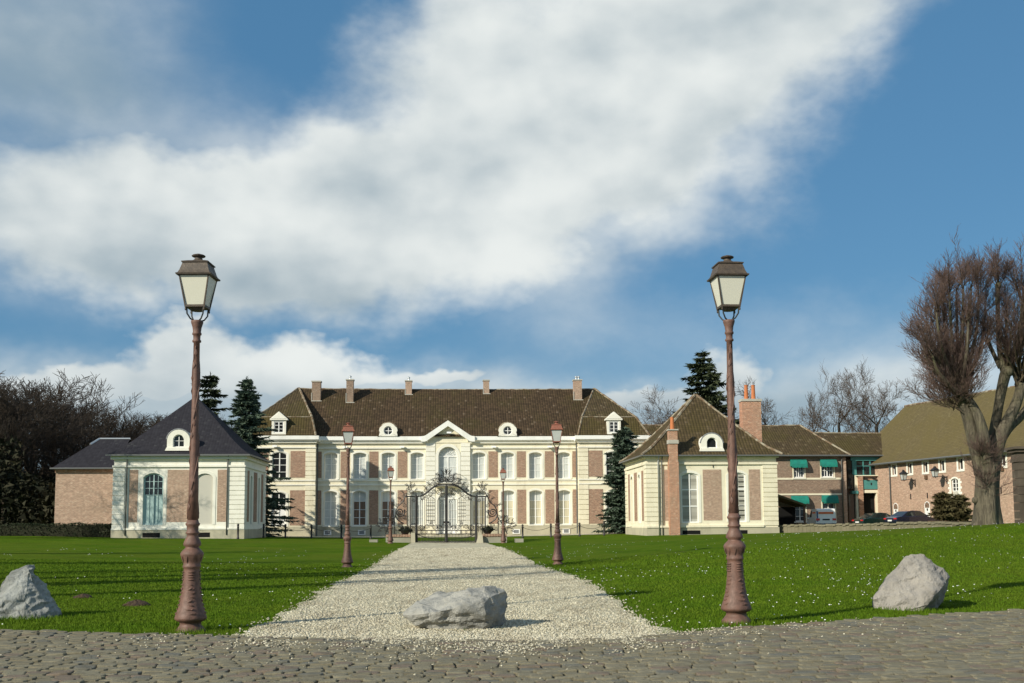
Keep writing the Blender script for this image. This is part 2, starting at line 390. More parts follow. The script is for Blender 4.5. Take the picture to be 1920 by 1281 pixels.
material('needle_blue', lambda: dict(color=mix(geo('Random Per Island'), (.040, .066, .046), (.105, .145, .098))), rough=.7, spec=.25)
material('needle_dark', lambda: dict(color=mix(geo('Random Per Island'), (.022, .034, .016), (.060, .072, .034))), rough=.75, spec=.2)
material('needle_brown', lambda: dict(color=mix(geo('Random Per Island'), (.060, .056, .024), (.12, .098, .045))), rough=.75, spec=.2)
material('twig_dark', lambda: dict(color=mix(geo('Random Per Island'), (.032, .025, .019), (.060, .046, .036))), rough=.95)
material('leaf_hedge', lambda: dict(color=mix(geo('Random Per Island'), (.016, .026, .010), (.035, .045, .018))), rough=.7, spec=.25)
material('leaf_under', lambda: dict(color=mix(geo('Random Per Island'), (.014, .018, .009), (.032, .030, .016))), rough=.8, spec=.2)
material('plant_dark', lambda: dict(color=mix(geo('Random Per Island'), (.010, .014, .008), (.022, .028, .014))), rough=.7)
def _lawn():
    p = pos(); n = noise(p, .35, 5, .6); m = noise(p, 3.0, 5, .65); g = noise(p, 26, 4, .7); x, y, z = xyz(p)
    c = mix(ss(n, .35, .65), (.060, .118, .004), (.094, .150, .008))
    c = mix(ss(m, .35, .7) * .6, c, (.044, .092, .003))
    c = mix(ss(g, .55, .8) * .45, c, (.085, .125, .012)); c = mix(ss(noise(p, .13, 4, .6), .42, .62) * .6, c, (.092, .122, .010)); c = mix(ss(noise(vmap(p, scale=(1, .5, 1)), .6, 5, .65), .52, .68) * .5, c, (.040, .080, .004))
    s = ss(noise(p, 1.1, 5, .7), .58, .74) * .55
    return dict(color=mix(s, c, (.10, .105, .035)), bump=g + m * .6, bs=.8, bd=.06)
material('lawn', _lawn, rough=1.0, spec=.03)
material('grass_blade', lambda: dict(color=mix(ss(noise(pos(), .5, 4), .35, .65), mix(geo('Random Per Island'), (.052, .112, .004), (.090, .155, .008)), mix(geo('Random Per Island'), (.068, .122, .005), (.110, .162, .012)))), rough=.7, spec=.08)
def _gravel():
    p = pos(); c = voro(p, 26, 'Color'); r = xyz(c)[0]; n = noise(p, .6, 5, .6); q = noise(p, 40, 3, .7)
    col = mix(r, (.41, .37, .25), (.66, .61, .455)); col = mix(ss(noise(vmap(p, scale=(1.6, .45, 1)), .9, 5, .65), .44, .68) * .6, col, (.33, .285, .20))
    return dict(color=mix(ss(q, .58, .7) * .5, col, (.16, .14, .10)), bump=voro(p, 26) * -1.0 + q * .3, bs=1.0, bd=.03)
material('gravel', _gravel, rough=.9)
material('pebble', lambda: dict(color=mix(ss(noise(vmap(pos(), scale=(1.6, .45, 1)), .9, 5, .65), .44, .68) * .6, mix(geo('Random Per Island'), (.31, .28, .205), (.69, .645, .505)), mix(geo('Random Per Island'), (.20, .17, .115), (.44, .385, .28)))), rough=.9, spec=.15)
def _cobble():
    p = pos(); r = objrand(); isl = geo('Random Per Island'); t = fn('FRACT', r + isl)
    c = mix(t, (.180, .158, .104), (.228, .206, .143)); c = mix(fn('GREATER_THAN', fn('FRACT', t * 7.3), .86), c, (.185, .145, .108)); c = mix(fn('GREATER_THAN', fn('FRACT', t * 5.1), .90), c, (.150, .145, .118))
    n = noise(p, 7, 6, .65); g = noise(p, 60, 4, .7)
    c = mix(ss(n, .42, .7) * .6, c, (.105, .092, .062)); c = mix(ss(g, .55, .75) * .3, c, (.30, .28, .23))
    return dict(color=c, bump=g + n * 1.5, bs=.6, bd=.02, rough=.62 + g * .3)
material('cobble', _cobble, rough=.8, spec=.2)
material('joint_soil', lambda: dict(color=mix(ss(noise(pos(), 5, 5), .4, .65), (.075, .065, .043), (.15, .135, .095)), bump=noise(pos(), 40, 4), bs=.8, bd=.03), rough=.95)
material('forecourt', lambda: dict(color=mix(noise(pos(), 2, 5), (.36, .34, .28), (.28, .27, .21))), rough=.95)
material('soil', lambda: dict(color=mix(ss(noise(objpos(), 14, 5), .4, .65), (.075, .05, .03), (.045, .03, .02)), bump=noise(objpos(), 22, 5), bs=1.0, bd=.05), rough=1.0)
material('daisy', color=(.85, .85, .82), rough=.7)
material('daisy_eye', color=(.65, .42, .02), rough=.7)
material('car_navy', color=(.004, .006, .024), rough=.25, spec=.6, coat=.8)
material('car_green', color=(.006, .022, .018), rough=.25, spec=.6, coat=.8)
material('car_white', color=(.78, .78, .76), rough=.35, spec=.5, coat=.4)
material('car_silver', color=(.16, .17, .17), rough=.4, metal=.4)
material('car_glass', color=(.015, .02, .02), rough=.04, spec=.8)
material('car_red', color=(.55, .02, .02), rough=.2, spec=.6)
material('car_orange', color=(.75, .16, .04), rough=.5)
material('car_blue', color=(.05, .10, .22), rough=.4)
material('tyre', color=(.015, .015, .015), rough=.9)
material('hub', color=(.35, .35, .36), rough=.35, metal=.8)
material('wood_planter', color=(.12, .07, .04), rough=.8)
material('path_far', lambda: dict(color=mix(noise(pos(), 1.2, 5), (.20, .18, .14), (.15, .135, .10))), rough=.95)

# ------------------------------------------------------------------ terrain
LAMP_H = 5.53
def lamp_spot(px, ybase, ytop):
    Y = 20.0
    for _ in range(40):
        a, b = at(px, ybase, Y), at(px, ytop, Y)
        Y *= LAMP_H / (b[2] - a[2])
    return at(px, ybase, Y)
LAMPS = [lamp_spot(357, 1185, 477), lamp_spot(1381, 1166, 480), lamp_spot(651, 1064, 793), lamp_spot(1046, 1059, 790), lamp_spot(732, 1019, 874), lamp_spot(944, 1019, 878)]
CH_Y, PAV_Y, GATE_Y = 103.0, 82.0, 79.8
EDGE_PX = [(0, 1187), (320, 1195), (640, 1203), (960, 1206), (1150, 1203), (1300, 1187), (1600, 1166), (1920, 1146)]
EDGE = [atz(*e) for e in EDGE_PX]
ctrl = [tuple(p) for p in LAMPS] + [(e[0], e[1], 0.0) for e in EDGE] + [(-12, 12, 0), (12, 12, 0), (0, 6, 0), (-8, 3, 0), (8, 3, 0), (0, -20, 0), (-30, 0, 0), (30, 0, .2)]
ctrl += [tuple(at(210, 1009, PAV_Y)), tuple(at(458, 1010, PAV_Y)), tuple(at(1214, 1004, PAV_Y)), tuple(at(1457, 1000, PAV_Y)),
         tuple(at(640, 1006, CH_Y)), tuple(at(840, 1004, CH_Y)), tuple(at(1080, 1001, CH_Y)), tuple(at(840, 1018, GATE_Y)),
         tuple(at(1640, 994, 70)), tuple(at(1850, 984, 52)), tuple(at(1915, 984, 44)), tuple(at(1920, 1050, 29)), tuple(atz(1715, 1138, .03)), (10.7, 22.7, .26), (6.9, 18.7, .15), (38, 92, .85), (41, 95, .85), (43.5, 79, 1.4), (30, 95, .9),
         tuple(at(30, 1004, 84)), (-24, 36, .42), (-40, 50, .6), (-45, 90, .6), (60, 60, 2.0), (60, 100, 1.6), (0, 140, .6), (-60, 140, .8), (60, 150, 1.5)]
C = np.array(ctrl)
def _tps(r2): return np.where(r2 > 1e-9, .5 * r2 * np.log(np.maximum(r2, 1e-9)), 0.0)
_n = len(C); _K = _tps(((C[:, None, :2] - C[None, :, :2]) ** 2).sum(-1)) + np.eye(_n) * 18.0
_P = np.c_[np.ones(_n), C[:, :2]]; _A = np.block([[_K, _P], [_P.T, np.zeros((3, 3))]])
_w = np.linalg.solve(_A, np.r_[C[:, 2], 0, 0, 0])
def gz(x, y):
    x = np.clip(np.asarray(x, float), -60, 62); y = np.clip(np.asarray(y, float), -20, 150)
    r2 = (x[..., None] - C[:, 0]) ** 2 + (y[..., None] - C[:, 1]) ** 2
    z = _tps(r2) @ _w[:_n] + _w[_n] + _w[_n + 1] * x + _w[_n + 2] * y
    k = np.clip((y - np.interp(x, EDX, EDY) + .4) / 3.0, 0, 1)           # the road in front is level
    return z * (k * k * (3 - 2 * k))
_e0, _e1 = EDGE[0], EDGE[-1]
EDX = np.array([-80, -30] + [e[0] for e in EDGE] + [30, 80]); EDY = np.array([_e0[1] + 9, _e0[1] + 3] + [e[1] for e in EDGE] + [_e1[1] + 9, _e1[1] + 24])
def edge_y(x): return np.interp(x, EDX, EDY)
def G(x, y): return float(gz(np.array([x]), np.array([y]))[0])

PATH_Y = np.array([10, 13.5, 15, 18, 26, 45, 79, 82.]); 
_pl = [atz(470, 1207), atz(560, 1165), atz(590, 1118), atz(640, 1080)]
PATH_L = np.array([-3.9, -3.45, -3.1, -2.95, -3.0, -3.1, -2.75, -2.75]); PATH_R = np.array([3.4, 2.9, 2.70, 2.75, 3.15, 3.2, 2.75, 2.75])
def path_l(y): return np.interp(y, PATH_Y, PATH_L)
def path_r(y): return np.interp(y, PATH_Y, PATH_R)
def sheet(name, xs, ys, zoff, mat, xf=None):
    X, Y = np.meshgrid(xs, ys); X = xf(X, Y) if xf else X
    V = np.stack([X, Y, gz(X, Y) + zoff], -1).reshape(-1, 3); nx, ny = len(xs), len(ys)
    i = (np.arange(ny - 1)[:, None] * nx + np.arange(nx - 1)[None, :]).ravel()
    return np_mesh(name, V, np.stack([i, i + 1, i + nx + 1, i + nx], 1), mat, True)
_ys = np.unique(np.r_[np.arange(-40, 10, 5), np.arange(10, 34, .25), np.arange(34, 110, 1.0), np.arange(110, 200, 6), np.arange(200, 1500, 100)])
_xs = np.unique(np.r_[-900, -600, -400, np.arange(-300, -60, 20), np.arange(-60, -16, 1.5), np.arange(-16, 16, .3), np.arange(16, 62, 1.5), np.arange(62, 300, 20), 400, 600, 900])
link('lawn', sheet('lawn', _xs, _ys, -.004, 'lawn'), kind='structure')
# cobbled road: bed, then every stone on it
_rx = np.arange(-70, 70.01, .5); _rt = np.linspace(0, 1, 30)
_X, _T = np.meshgrid(_rx, _rt); _Yr = -12 + (edge_y(_X) + 12) * _T
_V = np.stack([_X, _Yr, np.full_like(_X, .027)], -1).reshape(-1, 3); _i = (np.arange(29)[:, None] * len(_rx) + np.arange(len(_rx) - 1)[None, :]).ravel()
road = link('cobbled_road', np_mesh('cobbled_road', _V, np.stack([_i, _i + 1, _i + len(_rx) + 1, _i + len(_rx)], 1), 'joint_soil'), kind='structure')
def cobble_rings(w, d, h, seed):
    rr = random.Random(seed); n = 12; out = []
    jit = [1 + rr.uniform(-.05, .05) for _ in range(n)]; tilt = (rr.uniform(-.06, .06), rr.uniform(-.06, .06))
    for k, (s, z) in enumerate(((1.0, -.02), (1.0, h * .74), (.965, h * .93), (.86, h))):
        ring = []
        for i in range(n):
            a = 2 * math.pi * (i + .5) / n; c, q = math.cos(a), math.sin(a); m = max(abs(c), abs(q)); e = .90 if (i % 3 == 1) else 1.0   # square with knocked corners
            sx = c / m * e; sy = q / m * e
            x, y = sx * w / 2 * s * jit[i], sy * d / 2 * s * jit[i]
            ring.append((x, y, z + (tilt[0] * x + tilt[1] * y) * (z > 0)))
        out.append(ring)
    return out
_cm = []
for k in range(12):
    mb = MB(); mb.loft(cobble_rings(.195 + .02 * (k % 3), .140 + .01 * (k % 2), .040 + .004 * (k % 4), k), True); _cm.append(mb)
_cmesh = [m.mesh('cobblestone', 'cobble') for m in _cm]
spots = []
rr = random.Random(3); y = 8.2; row = 0
while y < 24:
    dpt = .152 + rr.uniform(-.008, .010); x = -12 + rr.uniform(0, .2)
    while x < 16:
        w = .205 + rr.uniform(-.03, .045)
        yy = y + .04 * math.sin(x * .5) + rr.uniform(-.007, .007)
        if yy + .08 < edge_y(x) and yy > 8: spots.append((x + w / 2, yy, w, rr.random()))
        x += w + .012
    y += dpt; row += 1
def seen(x, y, z=0.0, m=30):
    d = np.array([x, y, z]) - CAM; q = np.dot(d, CF)
    if q <= .1: return None
    px, py = PX0 + FPX * np.dot(d, CR) / q, PY0 - FPX * np.dot(d, CU) / q
    return (px, py) if (-m < px < 1920 + m and -m < py < 1281 + m) else None
near = sorted([s for s in spots if seen(s[0], s[1], 0, -8)], key=lambda s: s[1] + .0 * abs(s[0]))
first = set(id(s) for s in near[:300])
rest = MB()
for s in spots:
    k = int(s[3] * 12) % 12; rz = (s[3] * 57 % 1 - .5) * .07; dz = .002 + (s[3] * 31 % 1) * .010
    if id(s) in first:
        link('cobblestone', _cmesh[k], road, loc=(s[0], s[1], dz), rot=((s[3] * 17 % 1 - .5) * .08, (s[3] * 23 % 1 - .5) * .08, rz), scale=(s[2] / (.195 + .02 * (k % 3)) * .985, 1, 1))
    elif seen(s[0], s[1], 0, 120):
        c, q = math.cos(rz), math.sin(rz); sx = s[2] / (.195 + .02 * (k % 3)) * .985
        rest.add([(s[0] + (vx * c * sx - vy * q), s[1] + (vx * q * sx + vy * c), vz + dz) for vx, vy, vz in _cm[k].v], _cm[k].f)
rest.build('cobblestones', 'cobble', road, kind='stuff')
# gravel drive and its pebbles
_py = np.unique(np.r_[np.arange(12.5, 34, .3), np.arange(34, 84, 1.0)])
def _pathx(T, Y):
    wob = np.vectorize(lambda t, yy: mnoise.noise((t * 3.1, yy * .9, 4.0)) * .32 + mnoise.noise((t * 5.1, yy * 3.3, 1.0)) * .22)(np.where(T < .5, 0.0, 1.0), Y) * np.where((T < .01) | (T > .99), 1.0, 0.0)
    return path_l(Y) + (path_r(Y) - path_l(Y)) * T + wob
_m = sheet('gravel_drive', np.linspace(0, 1, 15), _py, .016, 'gravel', _pathx)
drive = link('gravel_drive', _m, kind='structure')
# the drive spills onto the road edge: trim it there by dropping the sheet under the stones
_co = np.empty(len(_m.vertices) * 3, np.float32); _m.vertices.foreach_get('co', _co); _co = _co.reshape(-1, 3)
_co[:, 1] = np.maximum(_co[:, 1], edge_y(_co[:, 0]) - .05); _m.vertices.foreach_set('co', _co.ravel()); _m.update()
OCT = np.array([[1, 0, 0], [-1, 0, 0], [0, 1, 0], [0, -1, 0], [0, 0, 1], [0, 0, -1.]])
OCF = np.array([[0, 2, 4], [2, 1, 4], [1, 3, 4], [3, 0, 4], [2, 0, 5], [1, 2, 5], [3, 1, 5], [0, 3, 5]])
def pebbles(name, x, y, z, r, parent=None):
    n = len(x); th = RNG.uniform(0, 6.28, n); sc = np.stack([RNG.uniform(.8, 1.5, n), RNG.uniform(.6, 1.1, n), RNG.uniform(.45, .8, n)], 1) * r[:, None]
    V = OCT[None] * sc[:, None, :]; V = V + RNG.normal(0, .16, V.shape) * r[:, None, None]
    c, s = np.cos(th)[:, None], np.sin(th)[:, None]
    V = np.stack([V[..., 0] * c - V[..., 1] * s, V[..., 0] * s + V[..., 1] * c, V[..., 2]], -1) + np.stack([x, y, z], 1)[:, None, :]
    F = (np.arange(n) * 6)[:, None, None] + OCF[None]
    return link(name, np_mesh(name, V.reshape(-1, 3), F.reshape(-1, 3), 'pebble'), parent, kind='stuff')
N = 70000
yy = 12.9 + (64 - 12.9) * RNG.random(N) ** 3.2; tt = RNG.random(N)
edge_fuzz = np.where(RNG.random(N) < .10, RNG.normal(0, .40, N), RNG.normal(0, .08, N))
xx = path_l(yy) + (path_r(yy) - path_l(yy)) * tt + edge_fuzz
ok = yy > edge_y(xx) - np.abs(RNG.normal(0, .12, N)); xx, yy = xx[ok], yy[ok]
pebbles('gravel', xx, yy, gz(xx, yy) + .022, RNG.uniform(.010, .021, len(xx)) * (1 + np.clip(yy - 24, 0, 40) * .025))
N = 5600
xx = RNG.normal(.3, 2.1, N); yy = edge_y(xx) - np.abs(RNG.normal(0, .95, N)); cl = np.array([mnoise.noise((a * 1.3, b * 1.3, 9)) for a, b in zip(xx, yy)]) > RNG.normal(.05, .2, N)
k2 = RNG.random(N) < .04; xx[k2] = RNG.uniform(-6, 9, k2.sum()); yy[k2] = edge_y(xx[k2]) - RNG.uniform(0, 3, k2.sum()); cl |= k2
xx, yy = xx[cl], yy[cl]
pebbles('stray_gravel', xx, yy, np.full(len(xx), .056), RNG.uniform(.008, .018, len(xx)))
# grass and daisies
def scatter(N, y0, y1, pw):
    y = y0 + (y1 - y0) * RNG.random(N) ** pw; hw = y * .56 + 1.5
    x = RNG.uniform(-1, 1, N) * hw + y * .063
    wob = RNG.normal(0, .22, N)
    return x, y, (y > edge_y(x) + .03) & ((x < path_l(y) + wob) | (x > path_r(y) + wob) | (y > 82))
def blades(name, x, y, h, w, per=1):
    n = len(x); th = RNG.uniform(0, 6.28, n); lean = RNG.uniform(.1, .8, n) * h; la = RNG.uniform(0, 6.28, n)
    z = gz(x, y); b = np.stack([x, y, z], 1); d = np.stack([np.cos(th) * w, np.sin(th) * w, np.zeros(n)], 1)
    tip = b + np.stack([np.cos(la) * lean, np.sin(la) * lean, h], 1)
    V = np.stack([b - d, b + d, tip], 1).reshape(-1, 3)
    return link(name, np_mesh(name, V, np.arange(3 * n).reshape(-1, 3), 'grass_blade'), kind='stuff')
x, y, k = scatter(420000, 13.2, 44, 1.7); x, y = x[k], y[k]; _b = atz(860, 1182, .02); _t = RNG.uniform(-.85, .85, 700); _k = RNG.random(700) < .25 + .75 * np.exp(-((_t - .35) / .3) ** 2); _t = _t[_k]; x = np.r_[x, _b[0] + _t]; y = np.r_[y, _b[1] - .02 + np.abs(_t) * .12 + RNG.normal(0, .07, len(_t))]
tall = np.clip(1.6 - (y - edge_y(x)) * 1.3, .75, 1.7) * np.where(RNG.random(len(x)) < .02, 1.6, 1)
bump_ = np.ones(len(x))
for q in (LAMPS[0], LAMPS[1], atz(1709, 1137, .1), atz(40, 1160, .02)): bump_ += 1.6 * np.exp(-(((x - q[0]) / .55) ** 2 + ((y - q[1]) / .45) ** 2))
hh = RNG.uniform(.022, .05, len(x)) * tall * bump_ * (1 + (y - 14) * .012)
blades('grass', x, y, hh, RNG.uniform(.003, .007, len(x)) * (1 + (y - 14) * .05))
def flowers():
    N = 3600; x, y, k = scatter(N, 14, 62, 1.25)
    dens = np.array([mnoise.noise((a * .28, b * .28, 2.0)) + .5 * mnoise.noise((a * .9, b * .9, 5.0)) for a, b in zip(x, y)])
    k &= (dens + np.where(x > 0, .22, -.12) > RNG.uniform(0, .62, N)); x, y = x[k], y[k]; n = len(x)
    r = RNG.uniform(.008, .0145, n) * (1 + np.clip(y - 20, 0, 40) * .008); z = gz(x, y) + RNG.uniform(.035, .07, n)
    a = np.arange(7) * 2 * math.pi / 7; tl = RNG.uniform(-.6, .6, n)
    V = np.stack([x[:, None] + r[:, None] * np.cos(a), y[:, None] + r[:, None] * np.sin(a) * .8, z[:, None] + r[:, None] * (np.sin(a) * .45 + np.cos(a) * tl[:, None] * .5)], -1)
    me = np_mesh('daisies', V.reshape(-1, 3), np.arange(7 * n).reshape(-1, 7), 'daisy'); link('daisies', me, kind='stuff')
flowers()
link('gravel_walk', sheet('gravel_walk', np.arange(-24, 24.1, 1.0), np.arange(94.0, 103.2, .5), .014, 'gravel'), kind='structure')
# ------------------------------------------------------------------ building helpers
def arc(xc, w, zs, rise, n=10):
    """points of an arched head from the left springing to the right one"""
    if rise < 1e-4: return [(xc - w / 2, zs), (xc + w / 2, zs)]
    rad = (w * w / 4 + rise * rise) / (2 * rise); cz = zs + rise - rad; a = math.asin(min(1, w / 2 / rad))
    if rise > w / 2: a = math.pi - a
    return [(xc + rad * math.sin(-a + 2 * a * i / n), cz + rad * math.cos(-a + 2 * a * i / n)) for i in range(n + 1)]
def arc_z(x, xc, w, zs, rise):
    if rise < 1e-4: return zs
    rad = (w * w / 4 + rise * rise) / (2 * rise); cz = zs + rise - rad
    return cz + math.sqrt(max(0, rad * rad - (x - xc) ** 2))
def outline(h, grow=0.0, n=10):
    xc, w, zb, zt, rise = h; w2 = w + 2 * grow
    top = arc(xc, w2, zt - rise + (0 if rise > 0 else grow), rise + (grow if rise > 0 else 0), n)
    return [(xc - w2 / 2, zb), (xc + w2 / 2, zb)] + top[::-1]
def wall_holes(mb, x0, x1, z0, z1, holes, depth, y=0.0):
    cols = {}
    for h in holes: cols.setdefault((round(h[0] - h[1] / 2, 4), round(h[0] + h[1] / 2, 4)), []).append(h)
    cur = x0
    for (xl, xr) in sorted(cols):
        if xl > cur: mb.poly((cur, y, z0), (xl, y, z0), (xl, y, z1), (cur, y, z1))
        low = [(xl, z0), (xr, z0)]
        for h in sorted(cols[(xl, xr)], key=lambda q: q[2]):
            if h[2] > low[0][1] + 1e-4 or len(low) > 2: mb.poly(*[(x, y, z) for x, z in low + [(xr, h[2]), (xl, h[2])]])
            low = arc(h[0], h[1], h[3] - h[4], h[4]); low[0] = (xl, low[0][1]); low[-1] = (xr, low[-1][1])
            o = outline(h); n = len(o)
            mb.add([(x, y, z) for x, z in o] + [(x, y + depth, z) for x, z in o], [(i, (i + 1) % n, (i + 1) % n + n, i + n) for i in range(n)])
        mb.poly(*[(x, y, z) for x, z in low + [(xr, z1), (xl, z1)]])
        cur = xr
    if cur < x1: mb.poly((cur, y, z0), (x1, y, z0), (x1, y, z1), (cur, y, z1))
def ring(mb, oi, oo, y0, y1, skip_first=True):
    """frame between two matching outlines, from y0 (front) to y1"""
    n = len(oi); pts = [(x, y0, z) for x, z in oi] + [(x, y0, z) for x, z in oo] + [(x, y1, z) for x, z in oi] + [(x, y1, z) for x, z in oo]; fs = []
    for i in range(n):
        j = (i + 1) % n
        if i == 0 and skip_first: continue
        fs += [(i, j, n + j, n + i), (n + i, n + j, 3 * n + j, 3 * n + i), (i, 2 * n + i, 2 * n + j, j)]
    if skip_first: fs += [(0, n, 3 * n, 2 * n), (1, 2 * n + 1, 3 * n + 1, n + 1)]
    mb.add(pts, fs)
def surround(parent, h, b, mat, tf=None, y=0.0, proud=.035, name='window_surround'):
    mb = MB(tf); ring(mb, outline(h), outline(h, b), y - proud, y + .01); return mb.build(name, mat, parent)
def sill(parent, h, mat, tf=None, y=0.0, ext=.12, t=.11, out=.1):
    mb = MB(tf); mb.box(h[0] - h[1] / 2 - ext, h[0] + h[1] / 2 + ext, y - out, y + .02, h[2] - t, h[2] + .004); return mb.build('sill', mat, parent)
def window(parent, h, y, cols, rows, pane, frame='white_paint', tf=None, bt=.075, bar=.042, mull=.09, name='window', fan=0):
    """sash with its own frame, mullion, bars and one pane per light; rows: heights (fractions) of the horizontal bars"""
    xc, w, zb, zt, rise = h; mb = MB(tf); oo = outline(h)
    hi = (xc, w - 2 * bt, zb + bt, zt - bt, rise * (w - 2 * bt) / w)
    ring(mb, outline(hi), oo, y - .05, y + .03, False)
    zs = zt - rise; xl, xr = xc - w / 2 + bt, xc + w / 2 - bt; H = zt - zb
    xsb = [xl + (xr - xl) * i / cols for i in range(cols + 1)]; zrows = [zb + bt] + [zb + H * r for r in rows]
    if fan:
        zf = zs - .05
        for i in range(cols + 1):
            if 0 < i < cols: mb.box(xsb[i] - mull / 2, xsb[i] + mull / 2, y - .06, y + .03, zb + bt, zf)
        mb.box(xl, xr, y - .065, y + .03, zf - .05, zf + .06)
        for k in range(1, fan):
            a = math.pi * k / fan; r1 = w / 2 - bt * .8
            mb.tube([(xc + .22 * w / 2 * math.cos(a), y - .02, zf + .22 * w / 2 * math.sin(a)), (xc + r1 * math.cos(a), y - .02, zf + r1 * min(1, rise / (w / 2)) * math.sin(a))], .022, 4)
        mb.tube([(xc + .6 * w / 2 * math.cos(math.pi * k / 12), y - .02, zf + .6 * w / 2 * math.sin(math.pi * k / 12)) for k in range(13)], .025, 4)
    else:
        for i in range(1, cols):
            b = mull if (cols % 2 == 0 and i == cols // 2) else bar
            mb.box(xsb[i] - b / 2, xsb[i] + b / 2, y - .045 - .01 * (b == mull), y + .02, zb + bt * .5, arc_z(xsb[i], xc, w - 2 * bt, zs - bt, hi[4]) + .02)
        zf = None
    for i, z in enumerate(zrows[1:]):
        mb.box(xl - .01, xr + .01, y - .04, y + .018, z - bar / 2, z + bar / 2)
    o = mb.build(name, frame, parent)
    for c in range(cols):
        xa, xb = xsb[c], xsb[c + 1]
        for r in range(len(zrows)):
            za = zrows[r]
            if r + 1 < len(zrows): pts = [(xa, za), (xb, za), (xb, zrows[r + 1]), (xa, zrows[r + 1])]
            elif fan: pts = [(xa, za), (xb, za), (xb, zf), (xa, zf)]
            else: pts = [(xa, za), (xb, za)] + [(xb + (xa - xb) * k / 5, arc_z(xb + (xa - xb) * k / 5, xc, w - 2 * bt, zs - bt, hi[4]) + .03) for k in range(6)]
            p = MB(tf); p.extrude_y(pts, y - .002, y + .012); p.build('pane', pane(r, c, len(zrows)) if callable(pane) else pane, o)
    if fan:
        p = MB(tf); p.extrude_y([(x, z) for x, z in [(xl, zf), (xr, zf)] + arc(xc, w - 2 * bt, zs - .02, hi[4])[::-1]], y - .002, y + .012); p.build('pane', pane(9, 0, 1) if callable(pane) else pane, o)
    return o
def quoins(parent, x0, x1, z0, z1, n, y0, y1, mat='stone', gap=.045):
    hh = (z1 - z0) / n
    for i in range(n):
        block('quoin_stone', parent, mat, x0, x1, y0, y1, z0 + i * hh + gap / 2, z0 + (i + 1) * hh - gap / 2)
def panel(parent, name, mat, x0, x1, z0, z1, y=0.0, proud=.012, tf=None):
    mb = MB(tf); mb.box(x0, x1, y - proud, y + .02, z0, z1); return mb.build(name, mat, parent)
def part_box(parent, name, mat, *b, tf=None):
    mb = MB(tf); mb.box(*b); return mb.build(name, mat, parent)
def caps(parent, lines, r=.10, mat='ridge_tile', name='ridge_cap'):
    for a, b in lines:
        a, b = Vector(a), Vector(b); n = max(2, int((b - a).length / .45)); q = random.Random(int(abs(a.x) * 97 + abs(b.z) * 31)); sag = min(.10, (b - a).length * .006)
        mb = MB(); mb.tube([a.lerp(b, i / n) + Vector((0, 0, q.uniform(-.02, .02) - sag * math.sin(math.pi * i / n))) for i in range(n + 1)], [r * q.uniform(.85, 1.15) for i in range(n + 1)], 6); mb.build(name, mat, parent)
def downpipe(parent, x, y, z0, z1, mat='gutter_grey', r=.055):
    mb = MB(); mb.tube([(x, y, z0), (x, y, z1 - .5), (x + .05, y - .06, z1 - .25), (x + .05, y - .14, z1)], r, 8); return mb.build('downpipe', mat, parent, True)
def floodlight(parent, x, y, z):
    mb = MB(); mb.box(x - .03, x + .03, y - .22, y, z + .02, z + .07); mb.extrude_x([(y - .5, z - .09), (y - .2, z - .02), (y - .2, z + .10), (y - .45, z + .06)], x - .22, x + .22)
    return mb.build('floodlight', 'white_paint', parent)
def chimney(parent, x, y, w, d, z0, z1, mat, pots=0, cowl=0, cap=.12, tilt=1.0):
    mb = MB(); mb.box(x - w / 2, x + w / 2, y, y + d, z0, z1 - cap)
    mb.mi = 1; mb.box(x - w / 2 - .06, x + w / 2 + .06, y - .06, y + d + .06, z1 - cap, z1)
    mb.box(x - w / 2 - .05, x - w / 2 + .02, y - .045, y + .05, z0, z0 + (z1 - z0) * .42); mb.box(x - w / 2 - .045, x + w / 2 + .12, y - .04, y + .03, z0 - .12, z0 + .10)
    mb.mi = 2
    for k in range(cowl):
        cx = x + (k - (cowl - 1) / 2) * .26; mb.lathe([(.09, z1), (.08, z1 + .2), (.15, z1 + .26), (.15, z1 + .33), (.03, z1 + .42)], 8, cx, y + d / 2)
    mb.mi = 3
    for k in range(pots):
        cx = x + (k - (pots - 1) / 2) * .62; mb.lathe([(.20, z1), (.19, z1 + .1), (.15, z1 + 1.15), (.17, z1 + 1.17), (.17, z1 + 1.24), (.12, z1 + 1.25)], 10, cx, y + d / 2)
        if pots > 1: mb.mi = 2; mb.lathe([(.08, z1 + 1.24), (.08, z1 + 1.4), (.12, z1 + 1.44), (.02, z1 + 1.52)], 6, cx, y + d / 2); mb.mi = 3
    return mb.build('chimney', [mat, 'mortar', 'metal_pale', 'terracotta'], parent)

